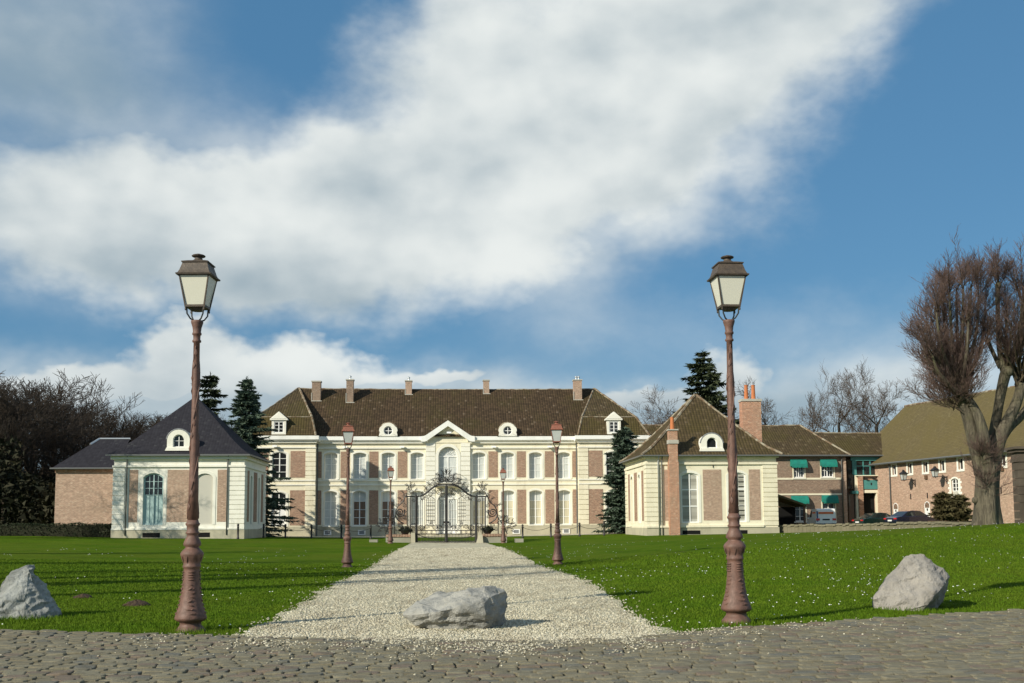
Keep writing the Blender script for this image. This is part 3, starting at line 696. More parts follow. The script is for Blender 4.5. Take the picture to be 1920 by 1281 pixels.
# ------------------------------------------------------------------ the chateau
def chateau():
    b = at(840, 1004, CH_Y); F = Frame(b); root = thing('chateau', 'long two storey cream stone and brick chateau with brown tiled roof behind the gate', 'chateau', b)
    s = (F.x(940) - F.x(740)) / 200; u = lambda n: n * s; Z = lambda py, y=0.0: F.z(py, 840, y)
    zP, g0, g1, f0, f1, za, zc0, ze = Z(985.5), Z(984.6), Z(920.0), Z(898), Z(848.5), Z(841), Z(829), Z(819)
    l0, l1 = Z(910), Z(900); b0, b1, b2, b3 = Z(983), Z(918.8), Z(896.6), Z(846.6)
    ow = u(24); rise = .17; WY, CY = -.95, -.16; Dp = 12.0; RV = .50
    offs = (58, 112, 165, 218.5)
    gh = lambda o: (u(o), ow, g0, g1, rise); fh = lambda o: (u(o), ow, f0, f1, rise)
    # walls
    for sg in (-1, 1):
        mb = MB(); hs = [k(sg * o) for o in offs for k in (gh, fh)]
        xa, xb = sorted((sg * u(41), sg * u(245))); wall_holes(mb, xa, xb, -.3, ze, hs, RV); mb.build('wall', 'stone', root)
        for o in offs:
            for h in (gh(sg * o), fh(sg * o)):
                surround(root, h, .20, 'stone_white'); sill(root, h, 'stone_white')
        # brick panels between the windows
        edges = [(70, 100), (124, 153), (177, 206.5), (230.5, 245)]
        for i, (a, c) in enumerate(edges):
            a2, c2 = (a + 6, c - 6) if i < 3 else (a + 5, c - .5)
            x0, x1 = sorted((sg * u(a2), sg * u(c2)))
            panel(root, 'brick_panel', 'brick', x0, x1, b0, b1); panel(root, 'brick_panel', 'brick', x0, x1, b2 + .05, b3)
        # wing
        x0, x1 = sorted((sg * u(245), sg * u(376))); wc = sg * 310.5; wh1 = (u(wc), ow, f0, f1, rise); wh0 = (u(wc), ow * 1.12, Z(1001), g1 - .12, rise)
        mb = MB(); wall_holes(mb, x0, x1, -.3, ze, [wh1], RV, WY) if False else wall_holes(mb, x0, x1, -.3, ze, [(wh1[0], ow * 1.12, f0, f1, rise), wh0], RV, WY)
        for xx in (x0, x1): mb.poly((xx, WY, -.3), (xx, Dp, -.3), (xx, Dp, ze), (xx, WY, ze))
        mb.poly((x0, Dp, -.3), (x1, Dp, -.3), (x1, Dp, ze), (x0, Dp, ze)); mb.build('wall', 'stone', root)
        wh1 = (u(wc), ow * 1.12, f0, f1, rise)
        surround(root, wh1, .2, 'stone_white', y=WY); surround(root, wh0, .2, 'stone_white', y=WY); sill(root, wh1, 'stone_white', y=WY)
        for da, db in ((-52, -20), (20, 50)):
            xa, xb = u(wc + da), u(wc + db)
            panel(root, 'brick_panel', 'brick', xa, xb, b0 - .05, b1, WY); panel(root, 'brick_panel', 'brick', xa, xb, b2 + .05, b3, WY)
        for e0, e1 in ((245, 263), (363, 376)):
            xa, xb = sorted((sg * u(e0), sg * u(e1)))
            if e0 == 245: xa, xb = (xa - .0, xb + .035) if sg < 0 else (xa - .035, xb)
            quoins(root, xa, xb, zP, l0, 8, WY - .05, WY + .5); quoins(root, xa, xb, l1, za, 7, WY - .05, WY + .5)
        window(root, wh1, WY + .12, 2, (.26, .52, .76), 'pane_dark')
        zt = g1 - .12; fr = (Z(946) - wh0[2]) / (zt - wh0[2])
        d = window(root, wh0, WY + .12, 2, (fr, fr + .16), lambda r, c, n: 'white_paint' if r == 0 else 'pane_dark', name='door')
        part_box(d, 'handle', 'iron', wh0[0] + .08, wh0[0] + .12, WY + .03, WY + .09, 1.0, 1.16)
        for k in range(4): part_box(root, 'vent_bar', 'black_void', wh0[0] - .45 + k * .25, wh0[0] - .30 + k * .25, WY - .06, WY - .01, .02, .16)
        mb = MB(); mb.box(x0 - .04, x1 + .04, WY - .07, WY + .4, -.3, zP); mb.build('plinth', 'stone_base', root)
        mb = MB(); mb.box(x0 - .03, x1 + .03, WY - .09, WY + .3, l0, l0 + .12); mb.box(x0 - .02, x1 + .02, WY - .075, WY + .3, l1 - .10, l1 + .03); mb.build('string_course', 'stone_white', root)
        mb = MB(); mb.box(x0 - .05, x1 + .05, WY - .12, WY + .4, za - .02, za + .12); mb.box(x0 - .12, x1 + .12, WY - .22, WY + .5, zc0 - .14, zc0); mb.build('architrave', 'stone_white', root)
        mb = MB(); mb.extrude_x([(WY - .28, zc0), (WY - .50, zc0 + .16), (WY - .50, ze), (WY, ze), (WY, zc0)], x0 - .35, x1 + .35); mb.box(x0 - .34, x0 + .1, WY + .01, Dp, zc0, ze - .004); mb.box(x1 - .1, x1 + .34, WY + .01, Dp, zc0, ze - .004); mb.build('cornice', 'white_cornice', root)
        floodlight(root, u(wc + (-8 if sg < 0 else 8)), WY, Z(838))
        # recess trim
        xa, xb = sorted((sg * u(41), sg * u(245)))
        mb = MB(); mb.box(xa, xb, -.06, .2, -.3, zP); mb.build('plinth', 'stone_base', root)
        mb = MB(); mb.box(xa, xb, -.09, .2, l0, l0 + .12); mb.box(xa, xb, -.075, .2, l1 - .10, l1 + .02); mb.build('string_course', 'stone_white', root)
        mb = MB(); mb.box(xa, xb, -.12, .2, za - .02, za + .12); mb.box(xa, xb, -.22, .2, zc0 - .14, zc0); mb.build('architrave', 'stone_white', root)
        mb = MB(); mb.extrude_x([(-.26, zc0), (-.46, zc0 + .16), (-.46, ze), (.1, ze), (.1, zc0)], xa if sg < 0 else xa - .2, xb if sg > 0 else xb + .2); mb.build('cornice', 'white_cornice', root)
        for o in (86, 192) if sg > 0 else (86, 192): floodlight(root, sg * u(o), 0, Z(838.5))
        for o in ((223, 160) if sg < 0 else (128, 222)): 
            v = part_box(root, 'vent_grille', 'white_paint', sg * u(o) - .36, sg * u(o) + .36, -.13, -.05, Z(1002), Z(993)); part_box(v, 'slot', 'lead', sg * u(o) - .24, sg * u(o) + .24, -.134, -.1, Z(1000.5), Z(994.5))
        mb = MB(); mb.box(sg * u(243) - .05, sg * u(243) + .05, -.14, -.03, 0, zc0); mb.build('downpipe', 'gutter_grey', root)
        # windows of the recess
        for i, o in enumerate(offs):
            window(root, fh(sg * o), .40, 2, (.32, .56, .79), lambda r, c, n: 'pane_pale')
            low = 'pane_brown' if (sg < 0 and i in (1, 2)) else ('pane_pale' if sg < 0 else 'pane_beige')
            window(root, gh(sg * o), .40, 2, (.23, .46, .70), lambda r, c, n, low=low: low if r < 3 else 'pane_pale')
    # centre bay with pediment
    cw = u(41); dz0, dz1 = Z(1002), Z(921); ud = (0.0, u(34), dz0, dz1, u(13)); uu = (0.0, u(36), Z(906), Z(838), u(17))
    mb = MB(); wall_holes(mb, -cw, cw, -.3, ze, [(0.0, u(36), dz0, dz1, u(13)), uu], .42, CY)
    for xx in (-cw, cw): mb.poly((xx, CY, -.3), (xx, .3, -.3), (xx, .3, ze), (xx, CY, ze))
    mb.build('wall', 'stone', root); ud = (0.0, u(36), dz0, dz1, u(13))
    surround(root, ud, .28, 'stone_white', y=CY, proud=.06); surround(root, uu, .28, 'stone_white', y=CY, proud=.06)
    for sg in (-1, 1):
        xa, xb = sorted((sg * u(24), sg * u(41))); xa, xb = (xa - .03, xb) if sg < 0 else (xa, xb + .03)
        quoins(root, xa, xb, zP, l0, 8, CY - .05, CY + .1, 'stone_white'); quoins(root, xa, xb, l0 + .02, zc0 - .02, 9, CY - .05, CY + .1, 'stone_white')
    window(root, uu, CY + .34, 2, (.22, .44), 'pane_pale', fan=8, bt=.09, mull=.13)
    d = window(root, ud, CY + .34, 2, (.18, .36, .56), lambda r, c, n: 'white_paint' if r == 0 else 'pane_pale', fan=8, bt=.09, mull=.13, name='door')
    part_box(d, 'handle', 'iron', .09, .13, CY + .22, CY + .29, 1.1, 1.28)
    part_box(root, 'door_step', 'stone_base', -1.5, 1.5, CY - 1.0, CY, -.3, .06)
    pa, pt = Z(789.5), Z(818.5)
    mb = MB(); mb.extrude_y([(-cw - .1, ze - .02), (cw + .1, ze - .02), (0, pa - .25)], CY, 3.6); mb.box(-cw, cw, CY - .06, CY + .05, zc0 - .10, zc0 + .02); mb.build('pediment', 'stone', root)
    rk = u(44.5); th = ze - zc0
    for sg in (-1, 1):
        mb = MB(); pts = [(sg * (rk + .3), ze), (sg * rk, ze + .03), (sg * rk * .93, ze + .10), (0, pa), (0, pa - th * 1.05), (sg * rk * .9, zc0 + .06), (sg * rk * .99, zc0), (sg * (rk + .3), zc0)]
        mb.extrude_y(pts if sg > 0 else pts[::-1], CY - .48, CY + .6); mb.build('raking_cornice', 'white_cornice', root)
        mb = MB(); pts = [(0, pa - .02), (sg * rk * .94, ze + .06), (sg * rk * .94, ze - .1), (0, pa - .25)]; mb.extrude_y(pts if sg > 0 else pts[::-1], CY + .6, 4.2); mb.build('pediment_roof', 'roof_brown', root)
    floodlight(root, .1, CY, Z(812))
    # balcony railing of the centre window
    z0, z1 = Z(909), Z(890); bal = link('balcony', None, root); bw = u(23)
    mb = MB(); mb.box(-bw - .1, bw + .1, CY - .65, CY, z0 - .18, z0); mb.build('balcony_slab', 'stone_white', bal)
    mb = MB()
    for zz in (z0 + .06, z1): mb.tube([(-bw, CY, zz), (-bw, CY - .55, zz), (bw, CY - .55, zz), (bw, CY, zz)], .022, 5)
    mb.build('rail', 'iron', bal)
    for i in range(25):
        x = -bw + 2 * bw * i / 24; mb = MB(); mb.tube([(x, CY - .55, z0), (x, CY - .55, z1)], .013, 4); mb.build('baluster', 'iron', bal)
    for i in range(6):
        x = -bw + 2 * bw * (i + .5) / 6; mb = MB(); mb.tube([(x + (.05 + .022 * k) * math.cos(k * .55), CY - .57, (z0 + z1) / 2 + (.05 + .022 * k) * math.sin(k * .55)) for k in range(14)], .016, 4); mb.build('scroll', 'iron', bal)
    # roofs
    zr = F.z(729.5, 840, 6.0); yE = -.42; sl = lambda y: ze + (zr - ze) * (y - yE) / (6 - yE)
    rf = MB(); rx = u(295); e = u(300)
    rf.poly((-e, yE, ze), (e, yE, ze), (rx, 6, zr), (-rx, 6, zr)); rf.poly((e, 12.4, ze), (-e, 12.4, ze), (-rx, 6, zr), (rx, 6, zr))
    roof = rf.build('roof', 'roof_brown', root); caps(roof, [((-rx, 6, zr), (rx, 6, zr))])
    zbk = Z(783, 0)
    for sg in (-1, 1):
        q = lambda xa, xb, ya, yb, z: [(sg * xa, ya, z), (sg * xb, ya, z), (sg * xb, yb, z), (sg * xa, yb, z)]
        r0, r1, r2 = q(u(243.5), u(379), WY - .45, 12.5, ze + .004), q(u(253), u(356), WY + .35, 11.6, zbk), q(u(294), u(296), 5.9, 6.1, zr + .02)
        mb = MB(); mb.loft([r0, r1, r2], True); w = mb.build('wing_roof', 'roof_wing', root)
        caps(w, [(r0[0], r1[0]), (r1[0], r2[0])], .11); caps(w, [(r0[1], r1[1]), (r1[1], r2[1])], .11)
        mb = MB(); mb.tube([r1[0], r1[1]], .06, 5); mb.build('break_edge', 'ridge_tile', w)
    def on_slope(px, py):
        lo, hi = yE, 6.0
        for _ in range(40):
            m = (lo + hi) / 2
            if F.z(py, px, m) > sl(m): lo = m
            else: hi = m
        return lo
    for px, wpx, pyt, pyb, cw_, mat in ((591, 16, 714, 752, 0, 'brick_dark'), (654.5, 13, 711, 755, 1, 'brick_dark'), (765.5, 12, 713, 740, 1, 'brick_pale'), (912.5, 11, 712, 738.5, 0, 'brick_pale'), (1085.5, 15.5, 711.5, 750, 2, 'brick_pale')):
        y = on_slope(px, pyb); chimney(roof, F.x(px, y), y, wpx * s * 1.05, .75, sl(y) - .05, F.z(pyt, px, y), mat, 0, cw_)
    # dormers
    for sg in (-1, 1):
        xc = sg * u(311.5); w = u(26); y0 = WY - .40; zb0 = ze + .03; zt = Z(790.5); zap = Z(774.5)
        dm = MB(); h = (xc, u(17.5), zb0 + .25, zt - .12, 0.0)
        wall_holes(dm, xc - w / 2, xc + w / 2, zb0, zt, [h], .12, y0)
        for xx in (xc - w / 2, xc + w / 2): dm.poly((xx, y0, zb0), (xx, y0 + 2.2, zb0), (xx, y0 + 2.2, zt), (xx, y0, zt))
        dm.extrude_y([(xc - w / 2 - .16, zt), (xc + w / 2 + .16, zt), (xc + w / 2 + .16, zt + .12), (xc, zap), (xc - w / 2 - .16, zt + .12)], y0 - .12, y0 + 3.0)
        dm.extrude_y([(xc - w / 2 - .05, zt + .13), (xc + w / 2 + .05, zt + .13), (xc, zap - .12)], y0 - .15, y0 - .1)
        do = dm.build('dormer', 'stone_white', root); window(do, h, y0 + .09, 2, (.34, .67), 'pane_dark', bt=.08, name='sash')
        xc = sg * u(112) + (u(0.5)); zc = Z(808.5); rin = u(8.6) ; y0 = -.34
        def edge(a):
            c, q = math.cos(a), math.sin(a); r = u(15.2)
            x, z = r * c, r * q * .98
            if q < -.05: x = math.copysign(u(15.2) + u(6) * min(1, (-q) ** 1.6), c) if abs(c) > .25 else x / .25 * 0 + c / .25 * (u(19)); z = -u(10.5) if q < -.45 else z
            elif abs(q) < .45 and abs(c) > .5: x *= 1.12
            return x, z
        na = 32; oi = [(xc + rin * math.cos(2 * math.pi * k / na), zc + rin * 1.0 * math.sin(2 * math.pi * k / na)) for k in range(na)]
        oo = [(xc + edge(2 * math.pi * k / na)[0], zc + edge(2 * math.pi * k / na)[1]) for k in range(na)]
        dm = MB(); ring(dm, oi, oo, y0 - .2, y0 + 2.4, False); do = dm.build('dormer', 'stone_white', root)
        p = MB(); p.extrude_y([(xc + (x - xc) * .99, zc + (z - zc) * .99) for x, z in oi], y0 + .02, y0 + .04); p.build('pane', 'pane_dark', do)
        mb = MB(); ring(mb, [(xc + (x - xc) * .84, zc + (z - zc) * .84) for x, z in oi], oi, y0 - .08, y0 + .02, False); mb.box(xc - .03, xc + .03, y0 - .06, y0 + .015, zc - rin * .9, zc + rin * .9); mb.box(xc - rin * .9, xc + rin * .9, y0 - .055, y0 + .014, zc - .03, zc + .03); mb.build('sash', 'white_paint', do)
        mb = MB(); mb.tube([(xc + u(15.6) * math.cos(math.pi * k / 10), y0 + .3, zc + u(15.2) * math.sin(math.pi * k / 10)) for k in range(11)], .14, 6); mb.build('dormer_roof', 'ridge_tile', do)
    # body behind the front, so the house is closed
    mb = MB(); mb.poly((-u(245), Dp, -.3), (u(245), Dp, -.3), (u(245), Dp, ze), (-u(245), Dp, ze)); mb.build('wall', 'stone', root)
chateau()

# ------------------------------------------------------------------ pavilions
def pavilion_shell(root, W, L, ze, holes, sideholes, side, zP, mat, depth=.3):
    mb = MB(); wall_holes(mb, 0, W, -.5, ze, holes, depth); mb.build('wall', mat, root)
    tf = (lambda x, y, z: (W - y, x, z)) if side > 0 else (lambda x, y, z: (y, x, z))
    mb = MB(tf); wall_holes(mb, 0, L, -.5, ze, sideholes, .14); mb.build('wall', mat, root)
    mb = MB(); xx = 0 if side > 0 else W; mb.poly((xx, 0, -.5), (xx, L, -.5), (xx, L, ze), (xx, 0, ze)); mb.poly((0, L, -.5), (W, L, -.5), (W, L, ze), (0, L, ze)); mb.build('wall', mat, root)
    return tf
def arched_dormer(root, F, px, pyt, pyb, wpx, win_px, wy0, wy1, y0, pane, cols=2, rows=(.5,)):
    xc = F.x(px, y0, pyb); s = F.x(px + 50, y0, pyb) - F.x(px - 50, y0, pyb); s /= 100
    zb, zt = F.z(pyb, px, y0), F.z(pyt, px, y0); w = wpx * s; h = (xc, win_px * s, F.z(wy1, px, y0), F.z(wy0, px, y0), win_px * s * .42)
    ho = (xc, w, zb, zt, w * .45); oi = outline(h); mb = MB()
    ring(mb, oi, outline(ho), y0 - .12, y0 + .2, False)
    mb.extrude_y([(xc - w / 2 - .12, zb - .02), (xc + w / 2 + .12, zb - .02), (xc + w / 2 + .02, zb + .22), (xc - w / 2 - .02, zb + .22)], y0 - .2, y0 + .1)
    o2 = outline(ho); n = len(o2); mb.add([(x, y0 + .2, z) for x, z in o2] + [(x, y0 + 2.4, z) for x, z in o2], [(i, (i + 1) % n, (i + 1) % n + n, i + n) for i in range(n)])
    do = mb.build('dormer', 'stone_white', root); window(do, h, y0 + .08, cols, rows, pane, bt=.05, bar=.03, mull=.05, name='sash')
    mb = MB(); mb.tube([(x, y0 - .05, z + .05) for x, z in arc(xc, w + .1, zt - w * .45, w * .45)], .06, 6); mb.build('dormer_cap', 'lead', do)
def left_pavilion():
    b = at(210, 1009.5, PAV_Y); F = Frame(b); X = lambda p: F.x(p, 0); Z = lambda p, px=334: F.z(p, px)
    root = thing('pavilion', 'square cream and brick pavilion with steep grey slate roof and arched dormer', 'pavilion', b); W = X(458); L = 9.6
    zP, zc, ze = Z(991.5), Z(876), Z(853); h1 = (X(288), X(307) - X(269), Z(984), Z(887), .32); h2 = (X(384), X(399.5) - X(368.5), Z(984), Z(888), .28)
    zs0, zs1 = Z(984), Z(889)
    side = [(L * f, .75, zs0, zs1, .2) for f in (.32, .68)]
    tf = pavilion_shell(root, W, L, ze, [h1, h2], side, 1, zP, 'stone_white', .26)
    for h in (h1, h2): surround(root, h, .22, 'stone_white', proud=.03)
    for a, c in ((242.6, 259), (314, 357), (408, 425)): panel(root, 'brick_panel', 'brick_pale', X(a), X(c), Z(979), Z(881))
    for f0, f1 in ((.12, .22), (.42, .58), (.78, .88)): panel(root, 'brick_panel', 'brick', L * f0, L * f1, Z(979), Z(881), tf=tf)
    panel(root, 'niche', 'blind', h2[0] - h2[1] / 2, h2[0] + h2[1] / 2, h2[2], h2[3], .1, .01)
    for h in side: panel(root, 'niche', 'blind', h[0] - h[1] / 2, h[0] + h[1] / 2, h[2], h[3], .12, .01, tf)
    fr = (Z(928) - h1[2]) / (h1[3] - h1[2])
    d = window(root, h1, .16, 4, (fr, fr + .13, fr + .26), lambda r, c, n: 'shutter_blue' if r == 0 else 'pane_dark', 'shutter_blue', bt=.11, name='door')
    mb = MB(); mb.box(h1[0] - .05, h1[0] + .05, .06, .12, h1[2], h1[2] + fr * (h1[3] - h1[2])); mb.build('door_stile', 'shutter_blue', d)
    quoins(root, -.05, X(234), zP, zc, 13, -.05, 1.0, 'stone_white', .05); quoins(root, X(430), W + .05, zP, zc, 13, -.05, 1.0, 'stone_white', .05); quoins(root, W - .6, W + .05, zP, zc, 13, L - .9, L + .03, 'stone_white', .05)
    mb = MB(); mb.box(-.08, W + .08, -.09, L, -.5, zP - .08); mb.build('plinth', 'stone_base', root)
    mb = MB(); mb.box(-.06, W + .06, -.13, L, zP - .08, zP + .05); mb.build('plinth_course', 'stone_white', root)
    mb = MB(); mb.box(-.1, W + .1, -.12, L + .1, zc, zc + .14); mb.box(-.2, W + .2, -.24, L + .2, Z(861.5), ze - .02); mb.build('cornice', 'stone_white', root)
    for a, c in ((270.5, 303), (368, 396)): part_box(root, 'cellar_vent', 'black_void', X(a), X(c), -.105, -.05, .04, Z(999))
    downpipe(root, X(238), -.1, .2, ze); downpipe(root, X(427), -.1, .2, ze)
    ov = .42; ap = (F.x(365, L / 2, 745), L / 2, F.z(744, 365, L / 2)); ap = (W / 2, L / 2, ap[2])
    q = lambda k, z: [(ap[0] + (x - ap[0]) * k, ap[1] + (y - ap[1]) * k, z) for x, y in ((-ov, -ov), (W + ov, -ov), (W + ov, L + ov), (-ov, L + ov))]
    H = ap[2] - ze; mb = MB(); mb.loft([q(1, ze - .05), q(1, ze + .02), q(.86, ze + H * .105), q(.72, ze + H * .235), q(.01, ap[2])], True); roof = mb.build('roof', 'slate', root)
    mb = MB(); mb.box(-ov - .08, W + ov + .08, -ov - .1, -ov + .02, ze - .1, ze + .02); mb.build('gutter', 'gutter_grey', roof)
    mb = MB(); mb.box(W + ov - .02, W + ov + .1, -ov + .02, L + ov, ze - .1, ze + .02); mb.build('gutter', 'gutter_grey', roof)
    mb = MB(); mb.lathe([(.16, ap[2] - .25), (.1, ap[2]), (.07, ap[2] + .2), (.01, ap[2] + .4)], 8, ap[0], ap[1]); mb.build('finial', 'lead', roof)
    arched_dormer(root, F, 335, 806, 845, 43, 21, 815, 838.5, .05, 'pane_dark', 2, (.5,))
left_pavilion()
def right_pavilion():
    b = at(1214, 1004, PAV_Y); F = Frame(b); X = lambda p: F.x(p, 0, 930); Z = lambda p, px=1335: F.z(p, px)
    root = thing('pavilion', 'square cream stone pavilion with mossy brown tiled roof and tall brick chimneys', 'pavilion', b); W = X(1457); L = 9.6
    zP, zc, ze = Z(986.5), Z(870), Z(853.5); h1 = (X(1293.5), X(1309.5) - X(1277.5), Z(980), Z(886.5), .18); h2 = (X(1382.5), X(1398.5) - X(1366.5), Z(979), Z(886), .18)
    side = [(L * f, 1.0, Z(980), Z(886), .25) for f in (.32, .68)]
    tf = pavilion_shell(root, W, L, ze, [h1, h2], side, -1, zP, 'stone', .24)
    for h in (h1, h2): surround(root, h, .2, 'stone_white', proud=.03)
    for h in side: surround(root, h, .18, 'stone_white', tf, proud=.03)
    for a, c in ((1246, 1254), (1318.5, 1353.5), (1405, 1426)): panel(root, 'brick_panel', 'brick_pale', X(a), X(c), Z(976), Z(880.5))
    for f0, f1 in ((.13, .22), (.43, .57), (.78, .87)): panel(root, 'brick_panel', 'brick', L * f0, L * f1, Z(976), Z(880.5), tf=tf)
    w1 = window(root, h1, .14, 2, (.33, .66), 'board_grey', bt=.09, bar=.10, mull=.09)
    window(root, h2, .14, 2, (.33, .66), 'board_grey', bt=.09, bar=.10, mull=.09)
    for h in (h2,):
        for k in range(9): part_box(w1 if False else root, 'window_gap', 'black_void', h[0] + .14, h[0] + .58, .10, .135, h[2] + .5 + k * .37, h[2] + .56 + k * .37)
    window(root, side[0], .1, 2, (.33, .66), 'board_grey', bt=.08, tf=tf); panel(root, 'niche', 'blind', side[1][0] - .5, side[1][0] + .5, side[1][2], side[1][3], .12, .01, tf)
    quoins(root, -.05, X(1243), zP, zc, 13, -.05, 1.0, 'stone', .05); quoins(root, X(1430.5), W + .05, zP, zc, 13, -.05, 1.0, 'stone', .05); quoins(root, -.05, .6, zP, zc, 13, L - .9, L + .03, 'stone', .05)
    mb = MB(); mb.box(-.08, W + .08, -.09, L, -.6, zP - .1); mb.build('plinth', 'stone_base', root)
    mb = MB(); mb.box(-.06, X(1430), -.16, L, zP - .1, zP + .06); mb.build('plinth_course', 'stone', root)
    mb = MB(); mb.box(-.1, W + .1, -.12, L + .1, zc - .05, zc + .12); mb.box(-.18, W + .18, -.22, L + .18, Z(858.5), ze - .02); mb.build('cornice', 'stone', root)
    for a, c in ((1278, 1311), (1365, 1399)): part_box(root, 'cellar_vent', 'black_void', X(a), X(c), -.105, -.05, Z(1001.5), Z(994.5))
    mb = MB(); mb.tube([(X(1338), -.05, Z(877)), (X(1338), -.05, Z(866))], .03, 4); mb.build('wall_anchor', 'iron', root)
    dp = downpipe(root, X(1234.5), -.13, 0, ze, 'metal_pale', .06); downpipe(root, X(1241), -.13, 0, ze, 'gutter_grey', .04)
    ov = .42; zt = F.z(741, 1312, L / 2); ap = (W / 2, L / 2, zt)
    q = lambda k, z: [(ap[0] + (x - ap[0]) * k, ap[1] + (y - ap[1]) * k, z) for x, y in ((-ov, -ov), (W + ov, -ov), (W + ov, L + ov), (-ov, L + ov))]
    H = ap[2] - ze; rings = [q(1, ze - .05), q(1, ze + .02), q(.84, ze + H * .115), q(.70, ze + H * .25), q(.01, ap[2])]
    mb = MB(); mb.loft(rings, True); roof = mb.build('roof', 'roof_mossy', root)
    for k in range(1, 4): caps(roof, [(rings[k][i], rings[k + 1][i]) for i in range(4)], .12)
    mb = MB(); mb.box(-ov - .08, W + ov + .1, -ov - .1, -ov + .02, ze - .1, ze + .0); mb.build('gutter', 'gutter_grey', roof)
    mb = MB(); mb.box(-ov - .1, -ov + .02, -ov + .02, L + ov, ze - .1, ze + .0); mb.build('gutter', 'gutter_grey', roof)
    arched_dormer(root, F, 1334.5, 813.5, 846, 41, 19, 820.5, 840, .05, 'pane_dark', 1, ())
    # brick stack standing against the front, and the broad one behind
    x0, x1 = X(1252.5), X(1270.5); zt = Z(806, 1261); mb = MB(); mb.box(x0, x1, -.62, -.02, -.5, Z(867, 1261)); mb.box(x0 + .04, x1 - .04, -.58, -.02, Z(867, 1261), zt - .1); mb.mi = 1; mb.box(x0 - .03, x1 + .03, -.66, .0, zt - .1, zt); mb.box(x0 - .02, x1 + .02, -.65, -.01, Z(833), Z(826)); mb.mi = 2
    mb.lathe([(.19, zt), (.18, zt + .1), (.14, zt + .85), (.15, zt + .95), (.1, zt + .96)], 10, (x0 + x1) / 2, -.32); mb.build('chimney', ['brick_red', 'mortar', 'terracotta'], root)
    yb = 6.6; x0, x1 = F.x(1392.5, yb, 780), F.x(1427.5, yb, 780); zt = F.z(748, 1410, yb); chimney(root, (x0 + x1) / 2, yb, x1 - x0, 1.0, ze + .5, zt, 'brick_red', 2, 0, .2)
right_pavilion()

# ------------------------------------------------------------------ brick outbuilding beside the slate pavilion
def outbuilding():
    Y = 86.5; b = at(101, 1000, Y); b[2] = G(b[0], Y); F = Frame(b); W = F.x(215); ze = F.z(879, 150); L = 8.0
    root = thing('outbuilding', 'low brick outbuilding with slate hipped roof between hedge and pavilion', 'outbuilding', b)
    mb = MB(); mb.box(0, W, 0, L, -.4, ze); mb.build('wall', 'brick_pale', root); mb = MB(); mb.box(-.05, W, -.06, L + .05, ze - .32, ze - .14); mb.box(-.09, W, -.11, L + .09, ze - .14, ze); mb.build('brick_cornice', 'brick_red', root)
    zr = F.z(823, 200, L / 2); xr = F.x(187, L / 2, 823); ov = .3; xe = W + 4.0
    mb = MB(); A, B, C_, D_ = (-ov, -ov, ze), (xe, -ov, ze), (xe, L + ov, ze), (-ov, L + ov, ze); P, Q = (xr, L / 2, zr), (xe, L / 2, zr)
    W2 = W - .03; B = (W2, -ov, ze); C_ = (W2, L + ov, ze); Q = (W2, L / 2, zr)
    mb.poly(A, B, Q, P); mb.poly(C_, D_, P, Q); mb.poly(D_, A, P); mb.poly(A, D_, C_, B); roof = mb.build('roof', 'slate', root)
    mb = MB(); mb.tube([P, Q], .09, 6); mb.build('ridge_cap', 'metal_pale', roof); mb = MB(); mb.tube([P, tuple(np.array(P) * .8 + np.array(A) * .2)], .10, 6); mb.build('ridge_cap', 'metal_pale', roof)
    mb = MB(); mb.tube([(-.35, -.38, ze), (W2, -.38, ze)], .07, 6); mb.build('gutter', 'gutter_grey', roof)
outbuilding()

# ------------------------------------------------------------------ brick wing with green awnings, glazed entrance, long barn
def awning(parent, x0, x1, z0, z1, y):
    mb = MB(); n = 8; w = (x1 - x0)
    prof = [(y - .04, z1)] + [(y - .04 - .52 * math.sin(math.pi / 2 * k / 5), z0 + .16 + (z1 - z0 - .16) * math.cos(math.pi / 2 * k / 5)) for k in range(1, 6)]
    rows = [[(x0 + w * i / n + (0 if k else 0), p[0], p[1]) for i in range(n + 1)] for k, p in enumerate(prof)]
    rows.append([(x0 + w * i / n, prof[-1][0], z0 + (.05 if i % 2 else 0)) for i in range(n + 1)])
    for a, b in zip(rows, rows[1:]):
        for i in range(n): mb.poly(a[i], a[i + 1], b[i + 1], b[i])
    for xx in (x0, x1): mb.poly(*([(xx, p[0], p[1]) for p in prof] + [(xx, y - .04, z0 + .16)]))
    return mb.build('awning', 'awning_cloth', parent)
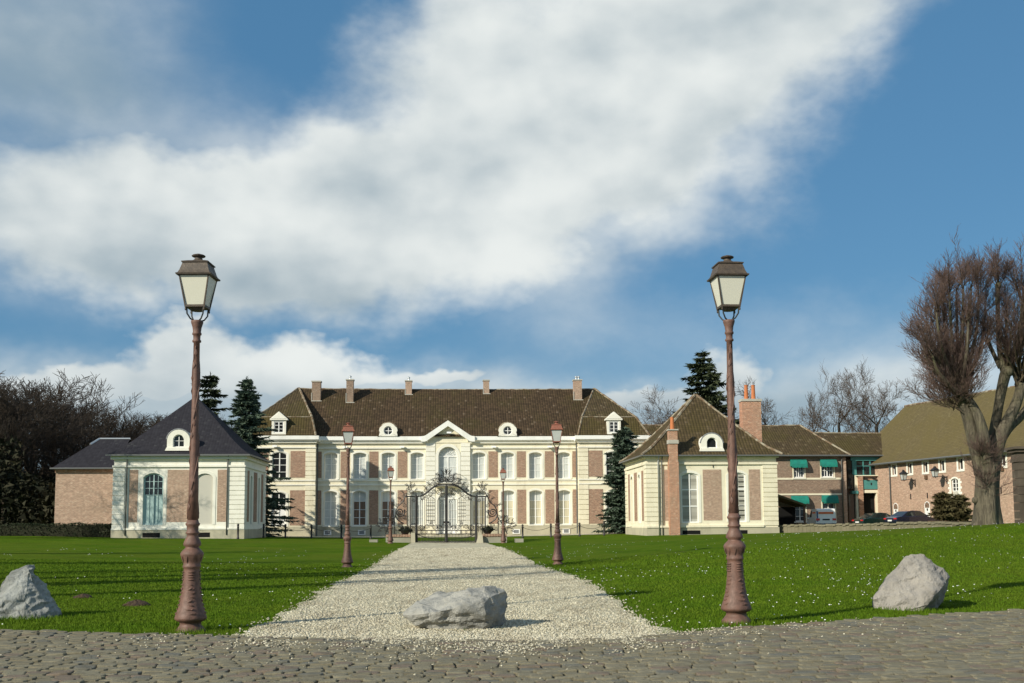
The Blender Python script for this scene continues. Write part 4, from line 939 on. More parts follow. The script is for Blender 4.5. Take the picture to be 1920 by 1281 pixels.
def brick_wing():
    Y = 98.0; b = at(1430, 985, Y); b[2] = .9; F = Frame(b); X = lambda p: F.x(p, 0, 900); Z = lambda p, px=1520: F.z(p, px); W = X(1586.5); x0 = -9.0; ze = Z(855); L = 9.0
    root = thing('brick_wing', 'two storey brick wing with four green window awnings behind the tiled pavilion', 'building', b)
    hs = [(X(1497), X(1507) - X(1487), Z(896), Z(871), 0.0), (X(1551), X(1562) - X(1540), Z(895), Z(870), 0.0), (X(1500), X(1508.5) - X(1491.5), Z(978), Z(945), 0.0), (X(1553), X(1562.5) - X(1543.5), Z(978), Z(943), 0.0)]
    mb = MB(); hs2 = [(q[0], q[1], q[2], q[3], 0.0) for q in hs]; ws = []
    a = max(hs[0][1], hs[2][1]); hs2 = [(X(1498.5), a, *hs[0][2:]), (X(1552), a * 1.15, *hs[1][2:]), (X(1498.5), a, *hs[2][2:]), (X(1552), a * 1.15, *hs[3][2:])]
    wall_holes(mb, x0, W, -.4, ze, hs2, .25); mb.box(x0, W, .6, L, -.4, ze); mb.poly((W, 0, -.4), (W, .6, -.4), (W, .6, ze), (W, 0, ze)); mb.build('wall', 'brick_dark', root)
    for i, h in enumerate(hs2):
        window(root, h, .16, 4 if i < 2 else 2, (.5,) if i < 2 else (.3, .7), 'pane_dark', bt=.10); sill(root, h, 'stone_white')
        surround(root, h, .12, 'stone', proud=.02)
    for a0, a1, zt, zb in ((1482, 1511.5, 861.5, 878), (1538, 1567.5, 861.5, 877), (1482, 1512.5, 929.5, 945.5), (1539, 1567.5, 928.5, 945)): awning(root, X(a0), X(a1), Z(zb), Z(zt), 0)
    for za, zb in ((899.5, 896), (928.5, 925.5)): part_box(root, 'string_course', 'stone', x0, X(1578), -.05, .05, Z(za), Z(zb))
    downpipe(root, X(1578), -.12, 0, ze); quoins(root, X(1580.5), W + .03, 0, ze - .2, 12, -.03, .4, 'brick_pale', .02)
    zr = F.z(798, 1450, L / 2); xr = F.x(1500, L / 2, 798); ov = .4
    mb = MB(); A, B, C_, D_ = (x0, -ov, ze), (W + ov, -ov, ze), (W + ov, L + ov, ze), (x0, L + ov, ze); P, Q = (x0, L / 2, zr), (xr, L / 2, zr)
    mb.poly(A, B, Q, P); mb.poly(C_, D_, P, Q); mb.poly(B, C_, Q); mb.poly(D_, C_, B, A); mb.poly(A, P, D_); roof = mb.build('roof', 'roof_wing', root); caps(roof, [(P, Q), (Q, B), (Q, C_)], .11)
    mb = MB(); mb.tube([(x0, -ov - .06, ze), (W + ov, -ov - .06, ze)], .08, 6); mb.build('gutter', 'gutter_grey', roof)
    # open lean-to in the corner
    mb = MB(); xa, xb = X(1430), X(1489); yl = -3.2; 
    mb.extrude_y([(xa, Z(925)), (xb, Z(947)), (xb, Z(951)), (xa, Z(929))], yl, -.08); lt = mb.build('lean_to', 'roof_barn', root)
    for xx in (xb - .15,): part_box(lt, 'post', 'wood_planter', xx - .1, xx + .06, yl + .05, yl + .2, -.3, Z(949))
    part_box(lt, 'shade_sheet', 'black_void', xa, xb, -.09, -.06, -.3, Z(951))  # black sheet standing in for the deep shade beneath the lean-to roof
    # narrow far part of the roof, seen between chateau and pavilion
brick_wing()
def far_wing():
    Y = 108.0; b = at(1215, 985, Y); b[2] = .8; F = Frame(b); root = thing('far_wing', 'distant mossy roofed wing between chateau and tiled pavilion', 'building', b); W = F.x(1440); ze = F.z(838, 1260); zr = F.z(797, 1250, 4)
    mb = MB(); mb.box(0, W, 0, 8, -.3, ze); mb.build('wall', 'brick_dark', root); mb = MB(); mb.poly((-.3, -.3, ze), (W, -.3, ze), (W, 4, zr), (-.3, 4, zr)); mb.poly((W, 8.3, ze), (-.3, 8.3, ze), (-.3, 4, zr), (W, 4, zr)); mb.poly((-.3, -.3, ze), (-.3, 4, zr), (-.3, 8.3, ze)); r = mb.build('roof', 'roof_mossy', root); caps(r, [((-.3, 4, zr), (W, 4, zr))])
far_wing()
def entrance():
    Y = 98.9; b = at(1587, 985, Y); b[2] = .9; F = Frame(b); X = lambda p: F.x(p, 0, 900); Z = lambda p, px=1630: F.z(p, px); W = X(1672); ze = Z(855)
    root = thing('entrance_building', 'glazed entrance with teal frame and teal sign between brick wing and barn', 'building', b); L = 7.0
    mb = MB(); mb.box(0, W, .9, L, -.3, ze); mb.build('wall', 'brick_dark', root)
    mb = MB(); mb.box(X(1596), X(1668), -.12, .05, Z(864), Z(857)); mb.box(X(1598.5), X(1606.5), -.06, .1, Z(890), Z(864)); mb.box(X(1645), X(1653), -.06, .1, Z(890), Z(864)); mb.box(X(1601), X(1652), -.03, .1, Z(893), Z(890.5)); mb.box(X(1664), X(1671), -.05, .1, 0, Z(864)); mb.build('timber_frame', 'teal', root)
    wn_ = link('window', None, root)
    for i in range(3):
        for j in range(2):
            xa, xb = X(1606.5) + (X(1645) - X(1606.5)) * i / 3, X(1606.5) + (X(1645) - X(1606.5)) * (i + 1) / 3; za, zb = Z(890.5) + (Z(864) - Z(890.5)) * j * .6, Z(890.5) + (Z(864) - Z(890.5)) * (.6 if j == 0 else 1)
            part_box(wn_, 'pane', 'pane_dark', xa, xb, .02, .05, za, zb)
    mb = MB()
    for i in (1, 2): xa = X(1606.5) + (X(1645) - X(1606.5)) * i / 3; mb.box(xa - .06, xa + .06, -.03, .06, Z(890.5), Z(864))
    mb.box(X(1606.5), X(1645), -.02, .06, Z(874.8), Z(873)); mb.build('mullion', 'teal', wn_)
    for a0, a1, z0, z1 in ((1653, 1664, 878, 866), (1653, 1664, 892, 879.5), (1653, 1664, 916, 894), (1590, 1600, 916, 862), (1590, 1603, 978, 927), (1653, 1664, 978, 927)): part_box(wn_, 'pane', 'pane_dark', X(a0), X(a1), .04, .07, Z(z0), Z(z1))
    for a0, a1 in ((1606, 1614.5), (1645, 1653.5)):
        quoins(root, X(a0), X(a1), 0, Z(893), 11, -.45, .1, 'brick_red', .02)
    for a0, a1 in ((1602, 1606), (1640, 1645)): part_box(root, 'pilaster', 'stone', X(a0), X(a1), -.25, .1, 0, Z(920 if a0 > 1620 else 893))
    part_box(root, 'lintel', 'stone', X(1602), X(1653.5), -.5, .1, Z(893), Z(891.5)); part_box(root, 'spandrel', 'brick_red', X(1614.5), X(1645), -.2, .1, Z(921), Z(893)); part_box(root, 'lintel', 'stone', X(1614), X(1645), -.3, .1, Z(924.5), Z(919))
    sg = part_box(root, 'sign', 'teal', X(1615), X(1645), -.34, -.22, Z(917.5), Z(900.5)); part_box(sg, 'sign_mark', 'iron', X(1629.5), X(1632), -.36, -.33, Z(910), Z(905.5))
    for px in (1618, 1634): part_box(root, 'spotlight', 'iron', X(px), X(px + 4), -.6, -.2, Z(898.5), Z(896))
    part_box(root, 'doorway', 'black_void', X(1614.5), X(1640), .3, .5, 0, Z(925)); mb = MB(); mb.poly((X(1616), -.2, 0), (X(1619), -.2, 0), (X(1617), .3, Z(946)), (X(1616), .3, Z(946))); 
    for a0, a1 in ((1594, 1605), (1655, 1669.5)): part_box(root, 'canopy', 'teal', X(a0), X(a1), -.5, .1, Z(926), Z(920.5))
    downpipe(root, X(1659.5), -.2, Z(895), ze, 'teal'); zr = F.z(812, 1600, L / 2); x0, x1 = F.x(1520, L / 2, 812), F.x(1690, L / 2, 812); ov = .4
    mb = MB(); mb.poly((0.4, -ov, ze), (W + .4, -ov, ze), (x1, L / 2, zr), (x0, L / 2, zr)); mb.poly((W + .4, L + ov, ze), (0.4, L + ov, ze), (x0, L / 2, zr), (x1, L / 2, zr)); mb.poly((.4, -ov, ze), (.4, L + ov, ze), (W + .4, L + ov, ze), (W + .4, -ov, ze)); r = mb.build('roof', 'roof_wing', root); caps(r, [((x0, L / 2, zr), (x1, L / 2, zr))], .11)
    mb = MB(); mb.tube([(0.4, -ov - .06, ze), (W + .4, -ov - .06, ze)], .08, 6); mb.build('gutter', 'gutter_grey', r)
entrance()
def barn():
    p0 = at(1672, 985, 96.5); p1 = at(1911, 978, 79.5); rz = math.atan2(p1[1] - p0[1], p1[0] - p0[0]); b = np.array([p0[0], p0[1], .85]); F = Frame(b, rz)
    X = lambda px, py=900: F.hit(px, py)[0]; Zp = lambda px, py: F.hit(px, py)[1]; W = X(1911, 940); ze = (Zp(1675, 868) + Zp(1815, 848)) / 2 + .1; L = 10.0
    root = thing('barn', 'long pale brick barn with broad olive tiled roof behind the pollarded tree', 'barn', b, rz); x0 = -7.5
    rects = [((250, 238), (295, 395)), ((450, 0), (272, 385)), ((652, 0), (255, 358)), ((866, 0), (228, 340)), ((1102, 0), (188, 305)), ((1645, 0), (140, 235))]
    hs = []
    k = 6.857; P = lambda zx, zy: F.hit(1640 + zx / k, 830 + zy / k)
    tops = []
    for (cx, _), (ya, yb) in rects:
        x, z1 = P(cx, ya); _, z0 = P(cx, yb); hs.append((x, .62, ze - 1.35, ze - .42, 0.0))
    doors = [P(270, 785), P(670, 765)]; dh = [(d[0], 1.15, -.2, d[1], .5) for d in doors]
    w0, w1 = P(1110, 780), P(1110, 455); wh = (w1[0], .95, w0[1] + .1, w1[1], .15)
    # keep openings of one column apart
    allh = []
    for h in hs + dh + [wh]:
        if all(abs(h[0] - q[0]) > (h[1] + q[1]) / 2 + .02 for q in allh): allh.append(h)
        else:
            j = next(q for q in allh if abs(h[0] - q[0]) <= (h[1] + q[1]) / 2 + .02); allh.append((j[0], j[1], h[2], h[3], h[4])) if h is not wh else allh.append((j[0] - j[1] / 2 - h[1] / 2 - .1, *h[1:]))
    hs, dh, wh = allh[:6], allh[6:8], allh[8]
    mb = MB(); wall_holes(mb, x0, W, -.6, ze, allh, .3)
    mb.poly((W, 0, -.6), (W, L, -.6), (W, L, ze), (W, 0, ze)); mb.poly((x0, 0, -.6), (x0, L, -.6), (x0, L, ze), (x0, 0, ze)); mb.poly((x0, L, -.6), (W, L, -.6), (W, L, ze), (x0, L, ze)); mb.build('wall', 'brick_pale', root)
    for h in hs: surround(root, h, .20, 'stone_white', proud=.03); sill(root, h, 'stone_white', ext=.2, t=.16, out=.06); window(root, h, .2, 1, (), 'pane_dark', bt=.05)
    for h in dh:
        d = panel(root, 'door', 'white_paint', h[0] - h[1] / 2 + .01, h[0] + h[1] / 2 - .01, h[2], h[3] - .01, .05, .04); part_box(d, 'peephole', 'iron', h[0] - .08, h[0] + .08, -.02, .02, h[3] - .75, h[3] - .55); surround(root, h, .06, 'white_paint', proud=.02)
    surround(root, wh, .14, 'stone_white', proud=.04)
    for i in range(9):
        zz = wh[2] + (wh[3] - wh[2]) * i / 9
        for sg in (-1, 1):
            e = .42 if i % 2 else .26; xa, xb = sorted((wh[0] + sg * (wh[1] / 2 + .14), wh[0] + sg * (wh[1] / 2 + e + .02))); block('quoin_stone', root, 'stone_white', xa, xb, -.035, .05, zz, zz + (wh[3] - wh[2]) / 9 - .03)
    panel(root, 'niche', 'blind', wh[0] - wh[1] / 2, wh[0] + wh[1] / 2, wh[2], wh[2] + (wh[3] - wh[2]) * .45, .14, .02); window(root, (wh[0], wh[1], wh[2] + (wh[3] - wh[2]) * .45, wh[3], .15), .14, 2, (.3, .62), 'pane_dark', bt=.08)
    for zx, za, zb in ((468, 730, 660), (682, 715, 645), (1630, 655, 575)):
        x, z0 = P(zx, za); z1 = P(zx, zb)[1]; part_box(root, 'wall_anchor', 'iron', x - .05, x + .05, -.05, .01, z0, z1)
    for zx, za, zb in ((670, 470, 420), (1650, 365, 305)):
        x, z0 = P(zx, za); z1 = P(zx, zb)[1]; part_box(root, 'junction_box', 'wood_planter', x - .16, x + .16, -.14, .01, z0, z1)
    part_box(root, 'eaves_board', 'stone_white', x0, W, -.10, .05, ze - .32, ze - .12); part_box(root, 'plinth', 'stone_base', x0, W + .05, -.08, .2, -.6, .12)
    zr = 10.9 + 1.5 - b[2] - .35; ov = .45; rx0, rx1 = -5.2, W + 4.0
    for _ in range(1): zr = F.hit(1760, 750, L / 2)[1]
    mb = MB(); xE = W + 5.0; A, B, C_, D_ = (x0 - ov, -ov, ze - .25), (xE, -ov, ze - .25), (xE, L + ov, ze - .25), (x0 - ov, L + ov, ze - .25); A1, B1 = (x0 + .3, .45, ze + .5), (xE, .45, ze + .5); D1, C1 = (x0 + .3, L - .45, ze + .5), (xE, L - .45, ze + .5)
    PQ = [(F.hit(1697, 764, L / 2)[0], L / 2, zr), (xE, L / 2, zr)]
    mb.poly(A, B, B1, A1); mb.poly(A1, B1, PQ[1], PQ[0]); mb.poly(D1, A1, PQ[0]); mb.poly(D_, A, A1, D1); mb.poly(C_, D_, D1, C1); mb.poly(C1, D1, PQ[0], PQ[1]); mb.poly(A, D_, C_, B); roof = mb.build('roof', 'roof_barn', root); caps(roof, [(PQ[0], PQ[1])], .12)
    mb = MB(); mb.tube([(x0 - ov, -ov - .07, ze - .25), (xE, -ov - .07, ze - .25)], .09, 6); mb.build('gutter', 'gutter_grey', roof)
    mb = MB(); mb.box(W + .02, W + 5.0, .02, L, -.6, ze - .3); mb.build('wall', 'stone_pier', root)
    downpipe(root, .15, -.1, 0, ze - .2); return F, b, rz, P
BF, Bb, Brz, BP = barn()
# ------------------------------------------------------------------ street lamps
def make_lamp(label, loc, rz, hood, glass):
    root = thing('lamp_post', label, 'street lamp', loc, rz, 'lamp posts along the gravel drive'); c = 'lamp_pink'
    prof = [(.215, -.06), (.215, .02), (.17, .075), (.15, .10), (.15, .14), (.185, .155), (.222, .18), (.225, .205), (.205, .265), (.185, .32), (.158, .42), (.138, .54), (.122, .70), (.114, .88), (.114, .91), (.128, .92), (.128, .945), (.118, .955), (.12, 1.0), (.138, 1.05), (.162, 1.09), (.165, 1.115), (.150, 1.145), (.112, 1.185), (.096, 1.20), (.096, 1.215), (.122, 1.235), (.126, 1.26), (.112, 1.30), (.082, 1.36), (.078, 1.395), (.097, 1.405), (.097, 1.425), (.080, 1.44), (.084, 1.51), (.100, 1.53), (.103, 1.55), (.088, 1.565), (.078, 1.60)]
    mb = MB(); mb.lathe(prof, 20); mb.build('base', c, root, True)
    mb = MB(); mb.lathe([(.076, 1.60), (.066, 2.2), (.055, 3.0), (.048, 3.8), (.045, 4.20), (.064, 4.21), (.064, 4.235), (.05, 4.25), (.053, 4.31), (.067, 4.32), (.067, 4.345), (.057, 4.36), (.066, 4.43), (.088, 4.50), (.088, 4.53), (.03, 4.535)], 16); sh = mb.build('shaft', c, root, True)
    mb = MB(); hx = lambda t: float(np.interp(t, [1.6, 2.2, 3.0, 3.8, 4.2], [.076, .066, .055, .048, .045]))
    for ph in (0, math.pi):
        pts = [((hx(z) + .002) * math.cos(ph + (z - 1.6) * 3.1), (hx(z) + .002) * math.sin(ph + (z - 1.6) * 3.1), z) for z in np.linspace(1.62, 4.15, 60)]; mb.tube(pts, .010, 5)
    for i in range(26):
        z = 1.7 + i * .094; a = (z - 1.6) * 3.1 + (i % 2) * math.pi + .35; r = hx(z) + .004; d = Vector((math.cos(a), math.sin(a), 0)); t = Vector((-d.y, d.x, 0))
        o = d * r + Vector((0, 0, z)); mb.add([tuple(o - t * .028), tuple(o + Vector((0, 0, -.055)) + d * .004), tuple(o + t * .028), tuple(o + Vector((0, 0, .055)) + d * .004), tuple(o + d * .018)], [(0, 1, 4), (1, 2, 4), (2, 3, 4), (3, 0, 4)])
    mb.build('vine_relief', c, sh, True, kind='stuff')
    mb = MB(); rr = random.Random(5)
    for s in range(4):
        a0 = s * math.pi / 2 - 1.25
        for i in range(15):
            z = .27 + (i // 2) * .058; a = a0 + rr.uniform(-.22, .22); r = np.interp(z, [p[1] for p in prof], [p[0] for p in prof]) + .002; d = Vector((math.cos(a), math.sin(a), 0)); t = Vector((-d.y, d.x, rr.uniform(-.8, .8))).normalized(); n = d.cross(t); o = d * r + Vector((0, 0, z)); L = rr.uniform(.03, .05)
            mb.add([tuple(o - t * L), tuple(o - n * L * .4), tuple(o + t * L), tuple(o + n * L * .4), tuple(o + d * .02)], [(0, 1, 4), (1, 2, 4), (2, 3, 4), (3, 0, 4)])
        for i in range(4): z = .75 + i * .035; r = np.interp(z, [p[1] for p in prof], [p[0] for p in prof]); d = Vector((math.cos(a0), math.sin(a0), 0)); t = Vector((-d.y, d.x, 0)); o = d * (r + .004) + Vector((0, 0, z)); mb.tube([tuple(o - t * .05 - d * .008), tuple(o + d * .006), tuple(o + t * .05 - d * .008)], .009, 4)
    for i in range(10):
        a = 2 * math.pi * i / 10; d = Vector((math.cos(a), math.sin(a), 0)); t = Vector((-d.y, d.x, 0)); o = d * .128; mb.add([tuple(o + t * .03 + Vector((0, 0, 1.085)) + d * .028), tuple(o - t * .03 + Vector((0, 0, 1.085)) + d * .028), tuple(o + Vector((0, 0, .975))), tuple(o + Vector((0, 0, 1.04)) + d * .025)], [(0, 1, 3), (1, 2, 3), (2, 0, 3)])
    mb.build('leaf_relief', c, root, True, kind='stuff')
    for k in range(4):
        a = math.pi / 4 + k * math.pi / 2; cx, cy = math.cos(a), math.sin(a); mb = MB()
        mb.tube([(cx * .03, cy * .03, 4.52), (cx * .11, cy * .11, 4.55), (cx * .165, cy * .165, 4.62), (cx * .17, cy * .17, 4.70), (cx * .19, cy * .19, 4.735)], .012, 5); mb.build('bracket_arm', 'lamp_iron', root, True)
    sq = lambda h, z: [(-h, -h, z), (h, -h, z), (h, h, z), (-h, h, z)]
    b0, b1, z0, z1 = .135, .215, 4.735, 5.19
    mb = MB()
    for k in range(4):
        a = math.pi / 4 + k * math.pi / 2; q = math.sqrt(2); mb.tube([(b0 * q * math.cos(a), b0 * q * math.sin(a), z0 - .03), (b1 * q * math.cos(a), b1 * q * math.sin(a), z1)], .013, 4)
        mb.lathe([(.004, z0 - .075), (.014, z0 - .055), (.008, z0 - .03)], 6, b0 * q * math.cos(a), b0 * q * math.sin(a))
    mb.loft([sq(b0 + .012, z0 - .02), sq(b0 + .014, z0 + .012)]); mb.loft([sq(b1 + .012, z1 - .022), sq(b1 + .012, z1)]); mb.lathe([(.09, z0 - .06), (.11, z0 - .02)], 12); lf = mb.build('lantern_frame', hood, root)
    for k in range(4):
        a = k * math.pi / 2; tf = lambda x, y, z, a=a: (x * math.cos(a) - y * math.sin(a), x * math.sin(a) + y * math.cos(a), z)
        mb = MB(tf); e0, e1 = b0 - .012, b1 - .012; mb.add([(-e0, -b0 + .002, z0 + .012), (e0, -b0 + .002, z0 + .012), (e1, -b1 + .002, z1 - .02), (-e1, -b1 + .002, z1 - .02), (-e0, -b0 + .010, z0 + .012), (e0, -b0 + .010, z0 + .012), (e1, -b1 + .010, z1 - .02), (-e1, -b1 + .010, z1 - .02)], [(0, 1, 2, 3), (7, 6, 5, 4), (0, 4, 5, 1), (2, 6, 7, 3), (1, 5, 6, 2), (3, 7, 4, 0)]); mb.build('glass_pane', glass, lf)
    mb = MB(); mb.loft([sq(.255, z1 - .012), sq(.26, z1 + .008), sq(.235, z1 + .018), sq(.215, z1 + .06), sq(.178, z1 + .185)]); hd = mb.build('hood', hood, root)
    mb = MB(); mb.loft([sq(.195, z1 + .182), sq(.198, z1 + .198), sq(.12, z1 + .225)]); mb.lathe([(.105, z1 + .222), (.085, z1 + .245), (.06, z1 + .26), (.055, z1 + .29), (.095, z1 + .302), (.102, z1 + .315), (.085, z1 + .328), (.045, z1 + .336), (.03, z1 + .345), (.005, z1 + .348)], 14); mb.build('finial', hood, hd)
    return root
LL = ['tall lamp post with frosted lantern before the slate roofed pavilion', 'tall lamp post with frosted lantern before the tiled roof pavilion', 'mid distance copper hooded lamp post on the lawn left of the drive', 'mid distance copper hooded lamp post on the lawn right of the drive', 'small far copper hooded lamp post before the wall left of the gate', 'small far copper hooded lamp post before the wall right of the gate']
la = make_lamp(LL[0], LAMPS[0], R(-4), 'lamp_bronze', 'frosted_glass'); copy_tree(la, LAMPS[1], R(1), LL[1])
lb = make_lamp(LL[2], LAMPS[2], R(3), 'lamp_copper', 'lantern_glass')
for i, a in ((3, -5), (4, 8), (5, -3)): copy_tree(lb, LAMPS[i], R(a), LL[i])

# ------------------------------------------------------------------ boulders
def boulder(label, base, pts, mat, seed, amp=.05, planes=()):
    bm = bmesh.new()
    for p in pts: bm.verts.new(p)
    r = bmesh.ops.convex_hull(bm, input=bm.verts); bmesh.ops.delete(bm, geom=[v for v in bm.verts if not v.link_faces], context='VERTS')
    bmesh.ops.triangulate(bm, faces=bm.faces)
    for _ in range(6):
        es = [e for e in bm.edges if e.calc_length() > .05]
        if not es or len(bm.faces) > 14000: break
        bmesh.ops.subdivide_edges(bm, edges=es, cuts=1); bmesh.ops.triangulate(bm, faces=[f for f in bm.faces if len(f.verts) > 3])
    for _ in range(2): bmesh.ops.smooth_vert(bm, verts=bm.verts, factor=.35, use_axis_x=True, use_axis_y=True, use_axis_z=True)
    bm.normal_update(); off = Vector((seed * 3.7, seed * 1.3, 0)); mv = {}
    for v in bm.verts:
        q = v.co + off; d = mnoise.fractal(q * 2.1, 1.0, 2.1, 5) * amp; c = mnoise.cell(Vector((q.x * 5 + q.z * 3, q.y * 5, q.z * 6 - q.x * 2))) * amp * .42; rd = abs(mnoise.noise(Vector((q.x * 4 - q.z * 5, q.y * 4, q.z * 7)))) * amp * .9
        mv[v] = v.co + v.normal * (d + c * .6 - rd)
    for v, p in mv.items(): v.co = p
    me = bpy.data.meshes.new('boulder'); bm.to_mesh(me); bm.free(); me.materials.append(M[mat])
    return link('boulder', me, loc=tuple(base), label=label, category='boulder', group='boulders along the cobbled road')
bc = atz(860, 1182, .02)
boulder('long pale boulder lying at the mouth of the gravel drive', (bc[0], bc[1] + .32, 0), [(-.80, -.05, .22), (-.74, .3, .12), (-.77, .02, .32), (-.60, .0, .40), (-.60, .35, .38), (-.3, .0, .48), (-.25, .45, .48), (.1, .0, .55), (.12, .45, .55), (.38, -.12, .61), (.46, .3, .62), (.70, .10, .54), (.78, .16, .32), (.72, .2, .04), (.48, -.12, .0), (.34, -.42, .44), (.38, -.42, .24), (.36, -.28, .03), (.05, -.42, .33), (.1, -.20, 0), (-.3, -.36, .29), (-.3, -.14, 0), (-.55, -.26, .24), (-.56, -.10, .05), (-.6, .3, 0), (.3, .5, 0)], 'rock_ochre', 3, .055)
bl = atz(32, 1160, .02)
boulder('pointed grey boulder on the grass before the slate roofed pavilion', (bl[0], bl[1] + .4, G(bl[0], bl[1] + .4) - .04), [(-.75, -.1, 0), (-.6, .5, 0), (.46, .35, 0), (.47, -.15, 0), (.1, -.42, 0), (-.45, -.4, 0), (-.55, -.1, .45), (-.30, -.02, .80), (-.05, .0, .93), (.06, .12, .92), (.04, -.1, .86), (.15, -.05, .72), (.27, .1, .46), (-.3, .4, .6), (.2, .3, .5), (.40, -.1, .14)], 'rock_grey', 5, .07)
br = atz(1724, 1135, .10)
boulder('squat grey boulder among daisies on the lawn to the right', (br[0], br[1] + .22, G(br[0], br[1] + .2) - .05), [(-.71, .05, .02), (-.70, .02, .25), (-.54, .0, .44), (-.40, .02, .58), (-.14, .06, .86), (.0, .1, .99), (.24, .06, .99), (.34, .06, .92), (.50, .06, .74), (.70, .06, .60), (.42, -.26, .46), (.16, -.44, .30), (-.1, -.44, .10), (-.45, -.25, 0), (-.05, -.40, 0), (.12, -.26, 0), (.40, .02, 0), (.64, .22, .12), (.72, .24, .35), (-.4, .6, 0), (.4, .6, 0), (-.2, .5, .6), (.3, .5, .7)], 'rock_warm', 9, .045)
def molehill(label, px, py, r, h):
    p = atz(px, py, .15); z = G(p[0], p[1]); mb = MB(); rr = random.Random(px); rings = []
    for k in range(6):
        t = k / 5; rings.append([((1 - t) * r * math.cos(a) * (1 + rr.uniform(-.25, .25)), (1 - t) * r * math.sin(a) * (1 + rr.uniform(-.25, .25)), h * (1 - (1 - t) ** 1.7) * rr.uniform(.8, 1.15) - .02 * (k == 0)) for a in [2 * math.pi * i / 22 for i in range(22)]])
    mb.loft(rings, True); o = mb.build('molehill', 'soil', None, True, label=label, category='molehill', group='molehills on the lawn'); o.location = (p[0], p[1], z)
molehill('small reddish molehill beside the pointed boulder', 157, 1110, .22, .08); molehill('dark crumbly molehill between the pointed boulder and lamp post', 257, 1122, .27, .10)

# ------------------------------------------------------------------ wrought iron gate
gb = at(837, 1019, GATE_Y); GF = Frame(gb); K7 = 6.4
def Q(zx, zy): return GF.hit(690 + zx / K7, 860 + zy / K7)
gate = thing('iron_gate', 'tall black wrought iron gate with scrolled crest closing the gravel drive', 'gate', gb)
_sp = MB(); _sp.tube([((.10 + .90 * (k / 26)) * math.cos(4.2 * math.pi * k / 26 - 4.2 * math.pi), 0, (.10 + .90 * (k / 26)) * math.sin(4.2 * math.pi * k / 26 - 4.2 * math.pi)) for k in range(27)], [.09 + .05 * k / 26 for k in range(27)], 5); SPIRAL = _sp.mesh('scroll', 'iron')
_sg = MB(); rr = random.Random(8)
_sg.tube([(0, 0, 0), (.1, 0, .3), (.05, 0, .62), (-.1, 0, .9)], [.07, .06, .05, .02], 5)
for t, sgn in ((.2, 1), (.35, -1), (.5, 1), (.65, -1), (.8, 1), (.95, -1)):
    o = Vector((.1 * math.sin(t * 3), 0, t * .9)); e = o + Vector((sgn * .3, rr.uniform(-.1, .1), .16)); m = (o + e) / 2 + Vector((0, 0, .10)); _sg.tube([tuple(o), tuple(m), tuple(e)], [.045, .065, .015], 4)
SPRIG = _sg.mesh('leaf_sprig', 'iron')
def tubeq(parent, name, pts, r, n=5, y=0.0):
    mb = MB(); mb.tube([(Q(*p)[0], y, Q(*p)[1]) for p in pts], r * 1.2 + .003, n); return mb.build(name, 'iron', parent)
def spiral(parent, zx, zy, rpx, ang=0.0, flip=1, mesh=None, name='scroll'):
    x, z = Q(zx, zy); s = rpx / K7 * .0405; return link(name, mesh or SPIRAL, parent, loc=(x, rr.uniform(-.02, .02), z), rot=(0, ang, 0), scale=(s * flip, s, s))
